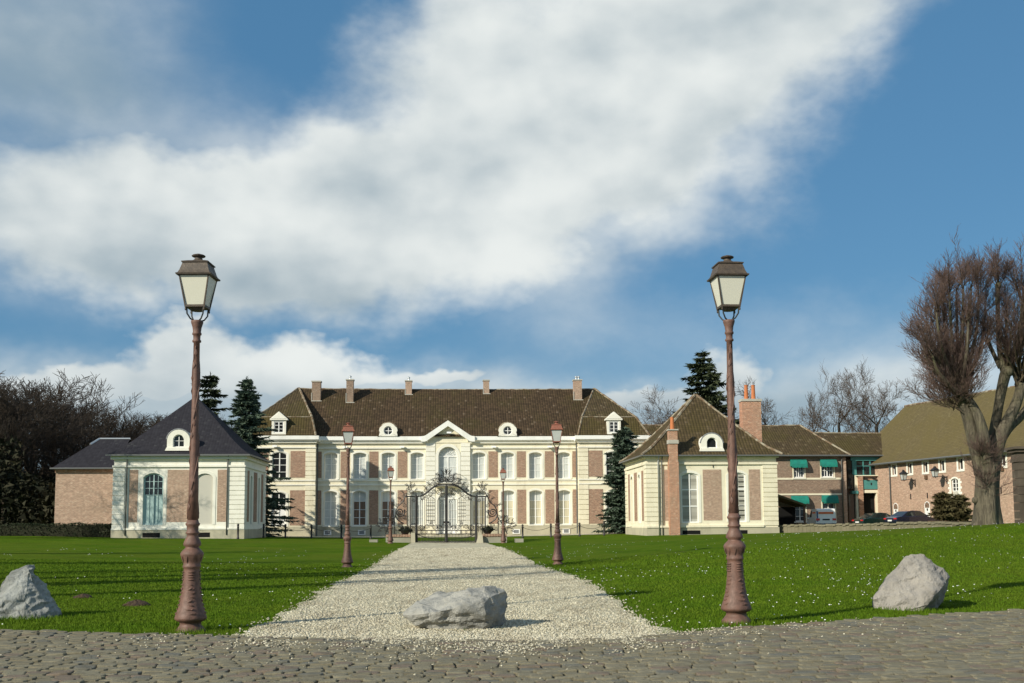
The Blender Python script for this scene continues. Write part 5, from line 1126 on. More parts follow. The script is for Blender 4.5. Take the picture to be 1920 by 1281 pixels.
for sg in (-1, 1):
    mx = lambda a: a if sg < 0 else 1880 - a
    leaf = tubeq(gate, 'gate_leaf', [(mx(928), 330), (mx(928), 1016), (mx(592), 1016), (mx(592), 460), (mx(640), 452), (mx(690), 428), (mx(740), 385), (mx(800), 340), (mx(850), 326), (mx(928), 326)], .030)
    for zy, r in ((862, .026), (905, .034), (1000, .014)): tubeq(leaf, 'rail', [(mx(592), zy), (mx(928), zy)], r)
    tubeq(leaf, 'swag', [(mx(600), 912), (mx(660), 938), (mx(740), 955), (mx(830), 966), (mx(928), 968)], .02)
    for i in range(19): zx = 604 + i * 17.4; tubeq(leaf, 'bar', [(mx(zx), 1016), (mx(zx), 905)], .011, 4)
    for i in range(10): spiral(leaf, mx(612 + i * 33), 992, 15, 0, sg)
    for zx, top in ((608, 560), (632, 500), (656, 490), (680, 480), (835, 500), (868, 545), (888, 530), (908, 540)): tubeq(leaf, 'bar', [(mx(zx), 860), (mx(zx), top)], .013, 4)
    for zx in (704, 729, 754, 779, 804): tubeq(leaf, 'bar', [(mx(zx), 780), (mx(zx), 470 if zx not in (704, 804) else 490)], .013, 4)
    for zy in (530, 572, 614, 656, 698, 740): tubeq(leaf, 'bar', [(mx(704), zy), (mx(804), zy)], .012, 4)
    for a, b, c in ((632, 656, 478), (656, 680, 465), (868, 908, 500), (704, 804, 455), (835, 868, 470)): tubeq(leaf, 'bar', [(mx(a), c + 35), (mx((a * 2 + b) / 3), c + 8), (mx((a + b) / 2), c), (mx((a + 2 * b) / 3), c + 8), (mx(b), c + 35)], .013, 4)
    for zx, zy, r, a, f in ((640, 822, 36, .3, 1), (705, 818, 30, 2.6, -1), (760, 790, 26, 0, 1), (800, 822, 32, 1.2, 1), (850, 825, 30, 2.9, -1), (905, 808, 30, .6, 1), (650, 470, 28, 1, 1), (745, 430, 30, 2.4, 1), (790, 395, 30, .3, -1), (850, 400, 38, 2.0, 1), (895, 440, 30, 3, -1), (880, 370, 26, 0, 1), (700, 455, 22, 0, -1), (760, 770, 20, 3, -1), (640, 880, 16, 0, 1), (700, 882, 16, 1, 1), (760, 882, 16, 2, 1), (820, 882, 16, 3, 1), (880, 882, 16, 0, 1)): spiral(leaf, mx(zx), zy, r, a * sg, f * -sg)
    part_box(leaf, 'lock_plate', 'iron', *sorted((Q(mx(900), 760)[0], Q(mx(938), 760)[0])), -.06, .05, Q(mx(900), 778)[1], Q(mx(900), 752)[1])
    post = tubeq(gate, 'gate_post', [(mx(578), 1024), (mx(578), 440)], .06, 8); spiral(post, mx(578), 425, 14, 0, sg)
    ot = tubeq(gate, 'overthrow', [(mx(455), 458), (mx(510), 452), (mx(570), 458), (mx(625), 450), (mx(682), 424), (mx(732), 380), (mx(790), 334), (mx(842), 312), (942, 308)], .045, 6)
    for zx, zy, r, a, f in ((885, 235, 48, .4, 1), (925, 265, 26, 2, -1), (850, 275, 28, 1.2, -1), (810, 300, 24, 0, 1), (770, 310, 28, 2.2, -1), (725, 345, 30, .5, 1), (690, 385, 24, 2.8, -1), (655, 410, 20, 0, 1), (840, 235, 18, 1, 1)): spiral(ot, mx(zx), zy, r, a * sg, f * -sg)
    for zx, zy, L, a in ((905, 205, 70, -.25), (860, 220, 60, -.7), (800, 290, 60, -.7), (745, 330, 60, -.6), (700, 375, 52, -.5), (935, 190, 62, 0), (830, 255, 45, -1.1)): spiral(ot, mx(zx), zy, L, -a * sg, -sg, SPRIG, 'leaf_sprig')
    pier = tubeq(gate, 'iron_pier', [(mx(470), 905), (mx(470), 450), (mx(470), 452), (mx(512), 452), (mx(512), 905)], .035, 6)
    for zx in (481, 491, 501, 532, 552): tubeq(pier, 'bar', [(mx(zx), 900), (mx(zx), 470)], .012, 4)
    for zx, zy, r, a, f in ((490, 410, 26, 0, 1), (520, 400, 28, 2, -1), (545, 410, 22, .5, 1), (500, 355, 30, 1.5, 1), (475, 370, 22, 2.8, -1), (545, 500, 22, 0, 1), (540, 800, 30, 1, 1), (545, 845, 24, 2, -1), (445, 430, 24, 1, 1)): spiral(pier, mx(zx), zy, r, a * sg, f * -sg)
    for zx, zy, L, a in ((505, 350, 72, .1), (520, 350, 62, .7), (490, 350, 60, -.7), (555, 385, 45, .9)): spiral(pier, mx(zx), zy, L, a * sg * -1, -sg, SPRIG, 'leaf_sprig')
    wing = tubeq(gate, 'side_scrollwork', [(mx(462), 430), (mx(440), 470), (mx(425), 510), (mx(395), 540), (mx(360), 570), (mx(335), 620), (mx(330), 680), (mx(350), 730), (mx(390), 760), (mx(430), 780)], .035, 6)
    for zx, zy, r, a, f in ((385, 645, 56, .6, 1), (415, 520, 30, 2, -1), (440, 560, 26, .4, 1), (430, 700, 24, 2.5, -1), (440, 630, 22, 0, 1), (385, 800, 32, 1.4, 1), (345, 840, 26, 0, -1), (415, 850, 22, 2, 1), (345, 560, 24, 1, 1), (310, 700, 26, 2.6, -1), (300, 770, 26, .4, 1), (250, 800, 28, 1.5, -1), (225, 850, 30, .2, 1), (180, 820, 26, 2.2, -1), (260, 880, 24, 1, 1), (200, 760, 22, 0, 1), (430, 450, 22, 1, -1)): spiral(wing, mx(zx), zy, r, a * sg, f * -sg)
    for zx, zy, L, a in ((330, 570, 60, -1.1), (310, 640, 60, -1.3), (290, 720, 66, -1.0), (230, 770, 66, -.7), (180, 790, 62, -1.2), (150, 830, 58, -1.0), (170, 870, 50, -1.7), (250, 740, 60, -.4), (405, 500, 55, -.9), (430, 420, 50, -.8), (150, 760, 44, -.3), (210, 720, 40, -.2)): spiral(wing, mx(zx), zy, L, -a * sg, -sg, SPRIG, 'leaf_sprig')
    tubeq(wing, 'stem', [(mx(330), 690), (mx(300), 740), (mx(260), 790), (mx(230), 850), (mx(210), 905)], .03); tubeq(wing, 'stem', [(mx(300), 740), (mx(220), 760), (mx(160), 790), (mx(110), 770)], .024); tubeq(wing, 'stem', [(mx(240), 830), (mx(180), 830), (mx(130), 850)], .022); tubeq(wing, 'stem', [(mx(318), 905), (mx(318), 720)], .03)
tubeq(gate, 'meeting_stile', [(940, 1020), (940, 306)], .055, 8); spiral(gate, 940, 195, 34, 0, 1, SPRIG, 'leaf_sprig')
def gate_wall(sg):
    side = 'left' if sg < 0 else 'right'; mx = lambda a: a if sg < 0 else 1880 - a
    xs = lambda a, b: sorted((Q(mx(a), 960)[0] + 0, Q(mx(b), 960)[0])); z = lambda v: Q(700, v)[1]
    x0, x1 = xs(215, 512); o = np.array([(x0 + x1) / 2, 0, 0]); root = thing('gate_wall', f'low stone wall with brick coping just {side} of the iron gate', 'wall', gb, 0, 'low walls beside the gate')
    part_box(root, 'wall_base', 'stone_grey', x0, x1, -.2, .3, -.4, z(940)); n = 9
    for i in range(n): block('coping_brick', root, 'brick', x0 + (x1 - x0) * i / n + .01, x0 + (x1 - x0) * (i + 1) / n - .01, -.26, .36, z(940) + .005, z(908))
    xa, xb = xs(512, 570); mb = MB(); mb.loft([[(xa, -.32, -.4), (xb, -.32, -.4), (xb, .36, -.4), (xa, .36, -.4)], [(xa + .03, -.28, z(890)), (xb - .03, -.28, z(890)), (xb - .03, .32, z(890)), (xa + .03, .32, z(890))]]); mb.build('stone_pier', 'stone_base', root)
    xa, xb = xs(20, 118); b2 = part_box(None, 'stone_block', 'stone_grey', xa, xb, -.5, .4, -.35, z(968)); b2.location = tuple(gb); b2['label'] = f'low grey stone block at the outer end of the {side} gate wall'; b2['category'] = 'stone block'; b2['group'] = 'stone blocks by the gate'
    xa, xb = xs(1312 - 0, 1372) if sg > 0 else xs(575, 600)
    # planter pot on the wall
    cx = Q(mx(445), 870)[0]; zt = z(908); pot = thing('plant_pot', f'black pot with dark plant on the wall {side} of the gate', 'plant pot', (gb[0] + cx, gb[1] + .05, gb[2] + zt), 0, 'pots on the gate walls')
    mb = MB(); mb.lathe([(.22, 0), (.24, .04), (.30, .12), (.40, .28), (.43, .34), (.40, .36), (.36, .30)], 16); mb.build('pot', 'iron', pot, True)
    n = 420; a = RNG.uniform(0, 6.28, n); r = np.sqrt(RNG.random(n)) * .48; zz = .28 + RNG.random(n) * .32 * (1 - (r / .52) ** 2); c = np.stack([r * np.cos(a), r * np.sin(a), zz], 1); V = c[:, None, :] + RNG.normal(0, .055, (n, 3, 3)); link('foliage', np_mesh('foliage', V.reshape(-1, 3), np.arange(3 * n).reshape(-1, 3), 'plant_dark'), pot)
gate_wall(-1); gate_wall(1)
gs = MB(); x, z = Q(1340, 1020); gs.loft([[(x - .34, -.7, -.2), (x + .26, -.7, -.2), (x + .26, -.36, -.2), (x - .34, -.36, -.2)], [(x - .10, -.5, Q(1340, 890)[1] - .15), (x + .2, -.5, Q(1340, 890)[1] - .15), (x + .2, -.36, Q(1340, 890)[1] - .15), (x - .10, -.36, Q(1340, 890)[1] - .15)]])
o = gs.build('guard_stone', 'stone_base', None, label='leaning pale guard stone at the right foot of the iron gate', category='stone'); o.location = tuple(gb)

# ------------------------------------------------------------------ bollards and chains
BY = 88.5; bmb = MB(); bmb.lathe([(.10, -.1), (.10, .10), (.075, .13), (.07, .85), (.09, .87), (.09, .92), (.06, .95), (.085, 1.0), (.09, 1.06), (.06, 1.12), (.01, 1.14)], 10); BOLL = bmb.mesh('bollard', 'iron', True)
rows = [[463, 494, 535, 584, 640, 695], [980, 1033, 1087, 1133, 1207, 1227]]
ords = ['first', 'second', 'third', 'fourth', 'fifth', 'sixth']
for ri, pxs in enumerate(rows):
    pts = []
    for i, px in enumerate(pxs):
        p = at(px, 1010, BY); p[2] = G(p[0], BY); pts.append(p); k = (len(pxs) - 1 - i) if ri == 0 else i
        link('bollard', BOLL, loc=tuple(p), label=f'black iron chain post, {ords[k]} from the gate on its {"left" if ri == 0 else "right"} side', category='bollard', group='chain posts before the chateau')
    for i in range(len(pts) - 1):
        a, b = pts[i], pts[i + 1]; mb = MB(); n = 16; L = b - a; o = (a + b) / 2; k = (len(pts) - 2 - i) if ri == 0 else i
        cur = [(a + L * t + np.array([0, 0, .88 - 4 * t * (1 - t) * .28])) - o for t in np.linspace(0, 1, n)]; mb.tube([tuple(c) for c in cur], .016, 4)
        c = mb.build('chain', 'iron', None, label=f'sagging iron chain, {ords[k]} span from the gate on its {"left" if ri == 0 else "right"} side', category='chain', group='chains between the posts'); c.location = tuple(o)
p = at(446, 1010, PAV_Y - 1.2); p[2] = G(p[0], p[1]); link('bollard', BOLL, loc=tuple(p), label='lone black iron post at the corner of the slate roofed pavilion', category='bollard', group='chain posts before the chateau')

# ------------------------------------------------------------------ low wall on the right, stone gate pier, hedge
def rough_wall():
    pts = [at(1459, 990, 83.0), at(1560, 990, 78.5), at(1650, 990, 74.0), at(1740, 987, 69.0), at(1835, 984, 63.0)]; hs = [.62, .55, .46, .34, .18]
    base = np.array([pts[0][0], pts[0][1], G(*pts[0][:2])]); root = thing('stone_wall', 'long low mossy stone wall between the lawn and the parked cars', 'wall', base); rr = random.Random(4); mb = MB(); prev = None
    tops = []
    for i in range(len(pts) - 1):
        n = 14
        for k in range(n):
            for q, t in ((0, k / n), (1, (k + 1) / n)):
                pass
            t0, t1 = k / n, (k + 1) / n; a = pts[i] * (1 - t0) + pts[i + 1] * t0; b = pts[i] * (1 - t1) + pts[i + 1] * t1; h = hs[i] * (1 - t0) + hs[i + 1] * t0
            za, zb = G(a[0], a[1]), G(b[0], b[1]); d = np.array([b[0] - a[0], b[1] - a[1], 0]); L = np.linalg.norm(d); d /= L; nrm = np.array([-d[1], d[0], 0]); hh = h + rr.uniform(-.05, .05)
            A = a - base; B = b - base - d * .012; A[2] = za - base[2]; B[2] = zb - base[2]
            q = lambda P, s, z: tuple(P + nrm * s + np.array([0, 0, z]))
            m = MB(); m.loft([[q(A, -.22, -.3), q(B, -.22, -.3), q(B, .22, -.3), q(A, .22, -.3)], [q(A, -.2, hh - .13), q(B, -.2, hh - .13), q(B, .2, hh - .13), q(A, .2, hh - .13)]]); m.build('wall_stone', 'stone_mossy', root)
            m = MB(); w = .27 + rr.uniform(-.02, .04); m.loft([[q(A, -w, hh - .13), q(B, -w, hh - .12), q(B, w, hh - .13), q(A, w, hh - .12)], [q(A, -w + .03, hh + rr.uniform(-.02, .03)), q(B, -w + .03, hh + rr.uniform(-.02, .03)), q(B, w - .03, hh), q(A, w - .03, hh)]]); m.build('cap_stone', 'stone_mossy', root)
rough_wall()
def gate_pier():
    p = at(1925, 984, 70.0); p[2] = G(p[0], p[1]); root = thing('stone_pier', 'dark stone gate pier, shade painted into its colour, with moulded cap against the barn end', 'pier', p, R(-8)); s = .035; H = at(1908, 842, 70.0)[2] - p[2]
    hs = np.linspace(-.3, H - .9, 9)
    for i in range(8): rr = random.Random(i); block('pier_stone', root, 'stone_pier', -.55, .75, -.6 + rr.uniform(-.015, .015), .6, hs[i] + .01, hs[i + 1] - .015)
    mb = MB(); mb.box(-.62, .82, -.67, .67, H - .9, H - .75); mb.box(-.58, .78, -.63, .63, H - .75, H - .25); mb.box(-.75, .95, -.8, .8, H - .25, H - .05); mb.box(-.9, 1.1, -.95, .95, H - .05, H + .12); mb.build('cap', 'stone_pier', root)
gate_pier()
def leaf_box(name, x0, x1, y0, y1, z0, z1, n, size, mat):
    """leaves spread through the skin of a clipped hedge"""
    P = RNG.random((n, 3)); f = RNG.integers(0, 4, n); d = RNG.random(n) ** 2 * .25
    P[f == 0, 1] = d[f == 0]; P[f == 1, 2] = 1 - d[f == 1]; P[f == 2, 1] = 1 - d[f == 2]; P[f == 3, 0] = np.where(RNG.random((f == 3).sum()) < .5, d[f == 3] * .2, 1 - d[f == 3] * .2)
    c = np.array([x0, y0, z0]) + P * np.array([x1 - x0, y1 - y0, z1 - z0]); c[:, 2] += (np.sin(c[:, 0] * 1.7) + np.sin(c[:, 0] * 4.1)) * .04
    V = c[:, None, :] + RNG.normal(0, size, (n, 3, 3)); return np_mesh(name, V.reshape(-1, 3), np.arange(3 * n).reshape(-1, 3), mat)
def hedge():
    a, b = at(-60, 1003, 83.0), at(207, 1003, 83.0); z = G(b[0], 83.0); root = thing('hedge', 'clipped dark green hedge in front of the brick outbuilding', 'hedge', (b[0], 83.0, z)); W = b[0] - a[0]
    mb = MB(); mb.box(-W, 0, .12, 1.0, -.1, .95); mb.build('hedge_core', 'leaf_under', root); link('foliage', leaf_box('foliage', -W - .1, .05, 0, 1.15, 0, 1.05, 9000, .045, 'leaf_hedge'), root)
hedge()

# ------------------------------------------------------------------ barn lanterns, cars
def barn_lantern(label, zx, zy0, zy1, wx):
    x, z1 = BP(zx, zy0); z0 = BP(zx, zy1)[1]; H = 1.25; c, s = math.cos(Brz), math.sin(Brz); o = BF.o + BF.ex * (x + .5) + np.array([0, 0, z0 - .05]); root = thing('wall_lantern', label, 'lantern', o, Brz, 'lanterns on the barn wall')
    mb = MB(); mb.tube([(0, -.02, 0), (0, -.5, .12), (0, -1.0, .1), (0, -1.15, .0)], .03, 5); mb.tube([(0, -.02, -.4), (0, -.3, -.1), (0, -.5, .1)], .025, 5); mb.box(-.05, .05, -.05, .0, -.5, .15); mb.build('bracket', 'iron', root)
    sq = lambda h, z: [(-h, -1.15 - h, z), (h, -1.15 - h, z), (h, -1.15 + h, z), (-h, -1.15 + h, z)]
    mb = MB(); mb.loft([sq(.14, .12), sq(.22, .62)]); lf = mb.build('glass_pane', 'lantern_glass', root); mb = MB(); mb.loft([sq(.15, .04), sq(.16, .12)])
    for k in range(4): a = math.pi / 4 + k * math.pi / 2; mb.tube([(.14 * 1.41 * math.cos(a), -1.15 + .14 * 1.41 * math.sin(a), .1), (.22 * 1.41 * math.cos(a), -1.15 + .22 * 1.41 * math.sin(a), .62)], .02, 4)
    mb.build('lantern_frame', 'iron', root); mb = MB(); mb.loft([sq(.30, .60), sq(.30, .64), sq(.10, .85), sq(.06, .98)]); mb.build('hood', 'iron', root)
barn_lantern('iron bracket lantern on the barn wall nearer the teal entrance', 475, 360, 490, 575); barn_lantern('iron bracket lantern on the barn wall beside the stone framed window', 880, 320, 450, 985)
def wheel(root, x, y, r=.31):
    w = link('wheel', None, root, loc=(x, y, r)); 
    if 'tyre' not in bpy.data.meshes:
        mb = MB(lambda a, b, c: (a, c, b)); mb.lathe([(.19, -.09), (.29, -.10), (.31, -.06), (.31, .06), (.29, .10), (.19, .09)], 18); mb.mesh('tyre', 'tyre', True); mb = MB(lambda a, b, c: (a, c, b)); mb.lathe([(.2, -.07), (.2, .07), (.12, .085), (.03, .09)], 12); mb.mesh('rim', 'hub', True)
    link('tyre', bpy.data.meshes['tyre'], w); link('rim', bpy.data.meshes['rim'], w, rot=(0, 0, 0 if y > 0 else math.pi))
def car(label, loc, rz, paint, kind='saloon'):
    root = thing('van' if kind == 'van' else 'car', label, 'van' if kind == 'van' else 'car', loc, rz)
    if kind == 'saloon':
        low = [(-2.15, .32), (-2.2, .55), (-2.17, .82), (-1.95, .93), (-1.45, .97), (.75, .94), (1.6, .82), (2.05, .68), (2.15, .5), (2.12, .28)]
        gh = [(-1.62, .95), (-.95, 1.36), (-.35, 1.43), (.25, 1.38), (1.0, .93)]
    else:
        low = [(-1.95, .35), (-1.98, .6), (-1.97, 1.0), (1.05, .98), (1.75, .86), (2.0, .70), (2.05, .45), (2.0, .3)]
        gh = [(-1.97, 1.0), (-1.93, 1.72), (-1.8, 1.80), (.1, 1.80), (.45, 1.68), (1.05, .98)]
    W = .84; n = len(low)
    mb = MB(); rings = []
    for y, k, dz in ((-W, .965, .03), (-W * .97, .985, .01), (-W * .8, 1.0, 0), (W * .8, 1.0, 0), (W * .97, .985, .01), (W, .965, .03)): rings.append([(x * k, y, .6 + (z - .6) * (k - (.03 if abs(y) == W else 0))) for x, z in low])
    mb.loft(rings, True); body = mb.build('body', paint, root, False)
    mb = MB(); rings = []
    for t, wy in ((0, W * .96), (1, W * .72)):
        pass
    zmax = max(z for _, z in gh); zmin = min(z for _, z in gh); wy = lambda z: W * (.97 - (.22 if kind == 'saloon' else .06) * (z - zmin) / (zmax - zmin))
    mb.loft([[(x, -wy(z), z) for x, z in gh], [(x, wy(z), z) for x, z in gh]], True); cab = mb.build('cabin', paint, root)
    def glassq(name, pts, mat='car_glass'): m = MB(); m.add(pts, [tuple(range(len(pts)))]); m.build(name, mat, cab)
    e = .012
    for s in (-1, 1):
        side = lambda x, z: (x, s * (wy(z) + e), z)
        if kind == 'saloon':
            glassq('side_window', [side(-1.28, 1.0), side(-.42, 1.0), side(-.42, 1.36), side(-.9, 1.31)]); glassq('side_window', [side(-.34, 1.0), side(.78, .99), side(.2, 1.32), side(-.34, 1.37)])
        else:
            glassq('side_window', [side(.0, 1.08), side(.85, 1.06), side(.4, 1.6), side(.0, 1.66)]); glassq('side_stripe', [side(-1.6, 1.40), side(-.3, 1.40), side(-.3, 1.54), side(-1.6, 1.54)], 'car_orange')
        wheel(root, -1.32, s * .74); wheel(root, 1.35, s * .74)
        m = MB(); zx = -2.2 if kind == 'saloon' else -1.99; m.box(zx, zx + .3, *sorted((s * .52, s * .825)), .72 if kind == 'saloon' else .80, .82 if kind == 'saloon' else .98); m.build('tail_light', 'car_red', body)
        m = MB(); m.box(1.9, 2.14, *sorted((s * .45, s * .78)), .56, .68); m.build('headlight', 'metal_pale', body)
        m = MB(); m.box(.72, .92, *sorted((s * .85, s * 1.0)), .95, 1.08); m.build('mirror', paint, body)
    if kind == 'saloon':
        glassq('rear_window', [(-1.55, -.66, 1.0), (-1.0, -.58, 1.335), (-1.0, .58, 1.335), (-1.55, .66, 1.0)][::-1]); glassq('windscreen', [(.93, -.7, .985), (.32, -.6, 1.36), (.32, .6, 1.36), (.93, .7, .985)])
        for o in (): pass
        m = MB(); m.box(-2.215, -2.1, -.26, .26, .56, .68); m.build('number_plate', 'car_white', body)
    else:
        glassq('windscreen', [(1.04, -.7, 1.03), (.5, -.66, 1.64), (.5, .66, 1.64), (1.04, .7, 1.03)]); m = MB(); m.box(-1.985, -1.93, -.62, .62, 1.36, 1.52); m.build('rear_stripe', 'car_orange', cab); m = MB(); m.box(-2.0, -1.9, -.3, .3, .82, .94); m.build('number_plate', 'tyre', body); m = MB(); m.box(-2.02, -1.9, -.8, .8, .38, .56); m.build('bumper', 'car_silver', body)
        m = MB(); m.box(-1.988, -1.93, .66, .78, .7, 1.6); m.build('rear_pillar', 'car_blue', cab)
def car_at(px, Y, rz, *a): p = at(px, 980, Y); p[2] = G(p[0], p[1]); car(a[0], p, rz, *a[1:])
car_at(1712, 86, R(12), 'navy blue saloon car parked behind the low wall', 'car_navy'); car_at(1650, 90.5, R(10), 'dark green saloon car parked behind the navy car', 'car_green'); car_at(1540, 91, R(82), 'small white van with orange stripe parked before the brick wing', 'car_white', 'van')
# ------------------------------------------------------------------ trees
def bare_tree(seed, H=16.0, rad=.30, spread=.75, up=.25, levels=5, fork=.35, twig=.02, first=2, trunk=.72):
    rr = random.Random(seed); big, small = [], []
    def grow(p, d, L, r, lev):
        n = 6 if lev == 0 else 4 if lev < 3 else 3; out = big if r > .055 else small
        tips = []
        for i in range(n):
            q = p + d * (L / n); sh = (.62 if lev else .55); r0, r1 = max(twig, r * (1 - sh * i / n)), max(twig * .8, r * (1 - sh * (i + 1) / n))
            (big if r0 > .055 else small).append((*p, *q, r0, r1)); p = q
            d = (d + Vector((rr.uniform(-1, 1), rr.uniform(-1, 1), rr.uniform(-.5, .7))) * (.09 if lev == 0 else .26) + Vector((0, 0, up * .16))).normalized()
            if lev < levels and (i + 1) / n > (fork if lev == 0 else .3): tips.append((p.copy(), d.copy(), r1))
        for k_, (tp, td, tr) in enumerate(tips):
            k = first if lev == 0 else (1 if rr.random() < .35 else 2)
            if k_ == len(tips) - 1: k += 1
            for j in range(k):
                a = rr.uniform(0, 6.283); u = td.orthogonal().normalized(); w = td.cross(u); s = rr.uniform(.6, 1.1) * spread
                nd = (td + (u * math.cos(a) + w * math.sin(a)) * s * 1.5 + Vector((0, 0, up * .5))).normalized()
                f = 1.0 - .45 * k_ / max(1, len(tips)) if lev == 0 else 1.0
                grow(tp, nd, L * rr.uniform(.40, .62) * f, max(twig, tr * rr.uniform(.42, .62)), lev + 1)
    grow(Vector((0, 0, -.3)), Vector((rr.uniform(-.06, .06), rr.uniform(-.06, .06), 1)).normalized(), H * trunk, rad, 0)
    return big, small
VAR = []
for k, (sd, kw) in enumerate([(1, dict(levels=4)), (2, dict(levels=4, spread=.6, up=.4, fork=.4)), (3, dict(levels=4, spread=.85, fork=.45)), (14, dict(levels=4, spread=.7, fork=.2)), (6, dict(levels=4, spread=.6, up=.55, fork=.3)), (31, dict(levels=2, spread=.34, up=.6, fork=.2, rad=.42, first=2, trunk=.8)), (41, dict(levels=4, spread=.62, up=.3, fork=.45, rad=.42, first=1, trunk=.84, twig=.016)), (47, dict(levels=4, spread=.72, up=.25, fork=.42, rad=.44, first=1, trunk=.76, twig=.016))]):
    b, s = bare_tree(sd, **kw); zt = max(x[5] for x in b + s)
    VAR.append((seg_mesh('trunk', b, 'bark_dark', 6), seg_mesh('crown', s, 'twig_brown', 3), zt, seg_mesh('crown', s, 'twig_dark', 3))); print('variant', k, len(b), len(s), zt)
def put_tree(v, x, y, top, label, rz=0.0, wide=1.0, group='bare trees around the park', tw=1):
    z = G(x, y); s = (top - z) / VAR[v][2]; t = thing('bare_tree', label, 'tree', (x, y, z), rz, group)
    t.scale = (s * wide, s * wide, s); link('trunk', VAR[v][0], t); link('crown', VAR[v][tw], t); return t
def tree_px(v, px, pytop, Y, label, rz=0.0, wide=1.0, tw=1):
    p = at(px, pytop, Y); return put_tree(v, p[0], Y, p[2], label, rz, wide, tw=tw)
# right, behind the roofs
for a in ((7, 1226, 728, 128, 'bare tree directly right of the chateau roof end', 1.0, 1.0), (3, 1282, 745, 135, 'low bare tree half hidden by the dark spruce behind the tiled pavilion', 2.2, 1.0), (7, 1440, 712, 126, 'spreading bare tree behind the tall twin pot chimney', .4, 1.1), (6, 1524, 674, 124, 'leftmost tall thin bare tree above the brick wing roof', 2.0,  .72), (7, 1568, 676, 126, 'second tall bare tree above the entrance roof', 3.1, .8), (6, 1630, 660, 122, 'tallest bare tree above the entrance roof', 4.4, .9), (7, 1655, 682, 130, 'bare tree leaning over the barn roof end', 5.2, .9), (7, 1600, 725, 140, 'short bare tree between the taller ones above the entrance roof', 1.2, 1.0), (7, 1757, 705, 128, 'bare tree peeping over the barn ridge', .2, 1.0)):
    tree_px(*a[:5], rz=a[5], wide=a[6])
# left wood
wood = [(0, 20, 700, 92, 1.2), (3, 75, 692, 100, 1.45), (1, 110, 702, 108, 1.4), (2, 50, 715, 118, 1.3), (4, 175, 738, 112, 1.35), (0, 200, 752, 122, 1.2), (3, 140, 765, 104, 1.3), (1, 240, 765, 124, 1.1), (2, 285, 772, 120, 1.1), (4, 320, 775, 130, 1.2), (3, -20, 690, 100, 1.4), (2, 10, 720, 125, 1.4), (0, 95, 745, 130, 1.4), (1, 60, 760, 96, 1.3), (4, 20, 770, 105, 1.5), (2, 120, 790, 116, 1.5), (3, 225, 790, 112, 1.3), (0, 170, 800, 100, 1.5), (1, 345, 770, 140, 1.2), (4, -60, 690, 90, 1.4), (3, 262, 772, 136, 1.2), (1, 410, 775, 145, 1.2), (2, 500, 790, 135, 1.0)]
wl = ['large bare tree at the left picture edge', 'tallest rounded bare tree in the wood left of the outbuilding', 'bare tree beside the tallest one in the left wood', 'bare tree deep in the left wood behind the tallest one', 'rounded bare tree rising right of the tallest left wood tree', 'bare tree behind the outbuilding roof end', 'low dark bare tree before the rounded one in the left wood', 'slim bare tree above the outbuilding ridge', 'faint bare tree between outbuilding and slate roof', 'bare tree touching the slate roof slope', 'tall bare tree cut by the left picture edge', 'bare tree behind the large one at the left edge', 'bare tree in the back row of the left wood', 'middle height bare tree over the hedge in the left wood', 'wide low bare tree over the left hedge end', 'wide bare tree deep behind the hedge', 'bare tree just over the outbuilding eaves', 'wide bare tree close to the outbuilding wall corner', 'bare tree hidden behind the slate pavilion roof', 'bare tree mostly outside the left picture edge', 'thin far bare tree left of the slate roof', 'bare tree behind the cedar and slate roof', 'bare tree behind the blue spruce']
for (v, px, py, Y, w), l in zip(wood, wl): tree_px(v, px, py, Y, l, rz=px * .7, wide=w, tw=3)
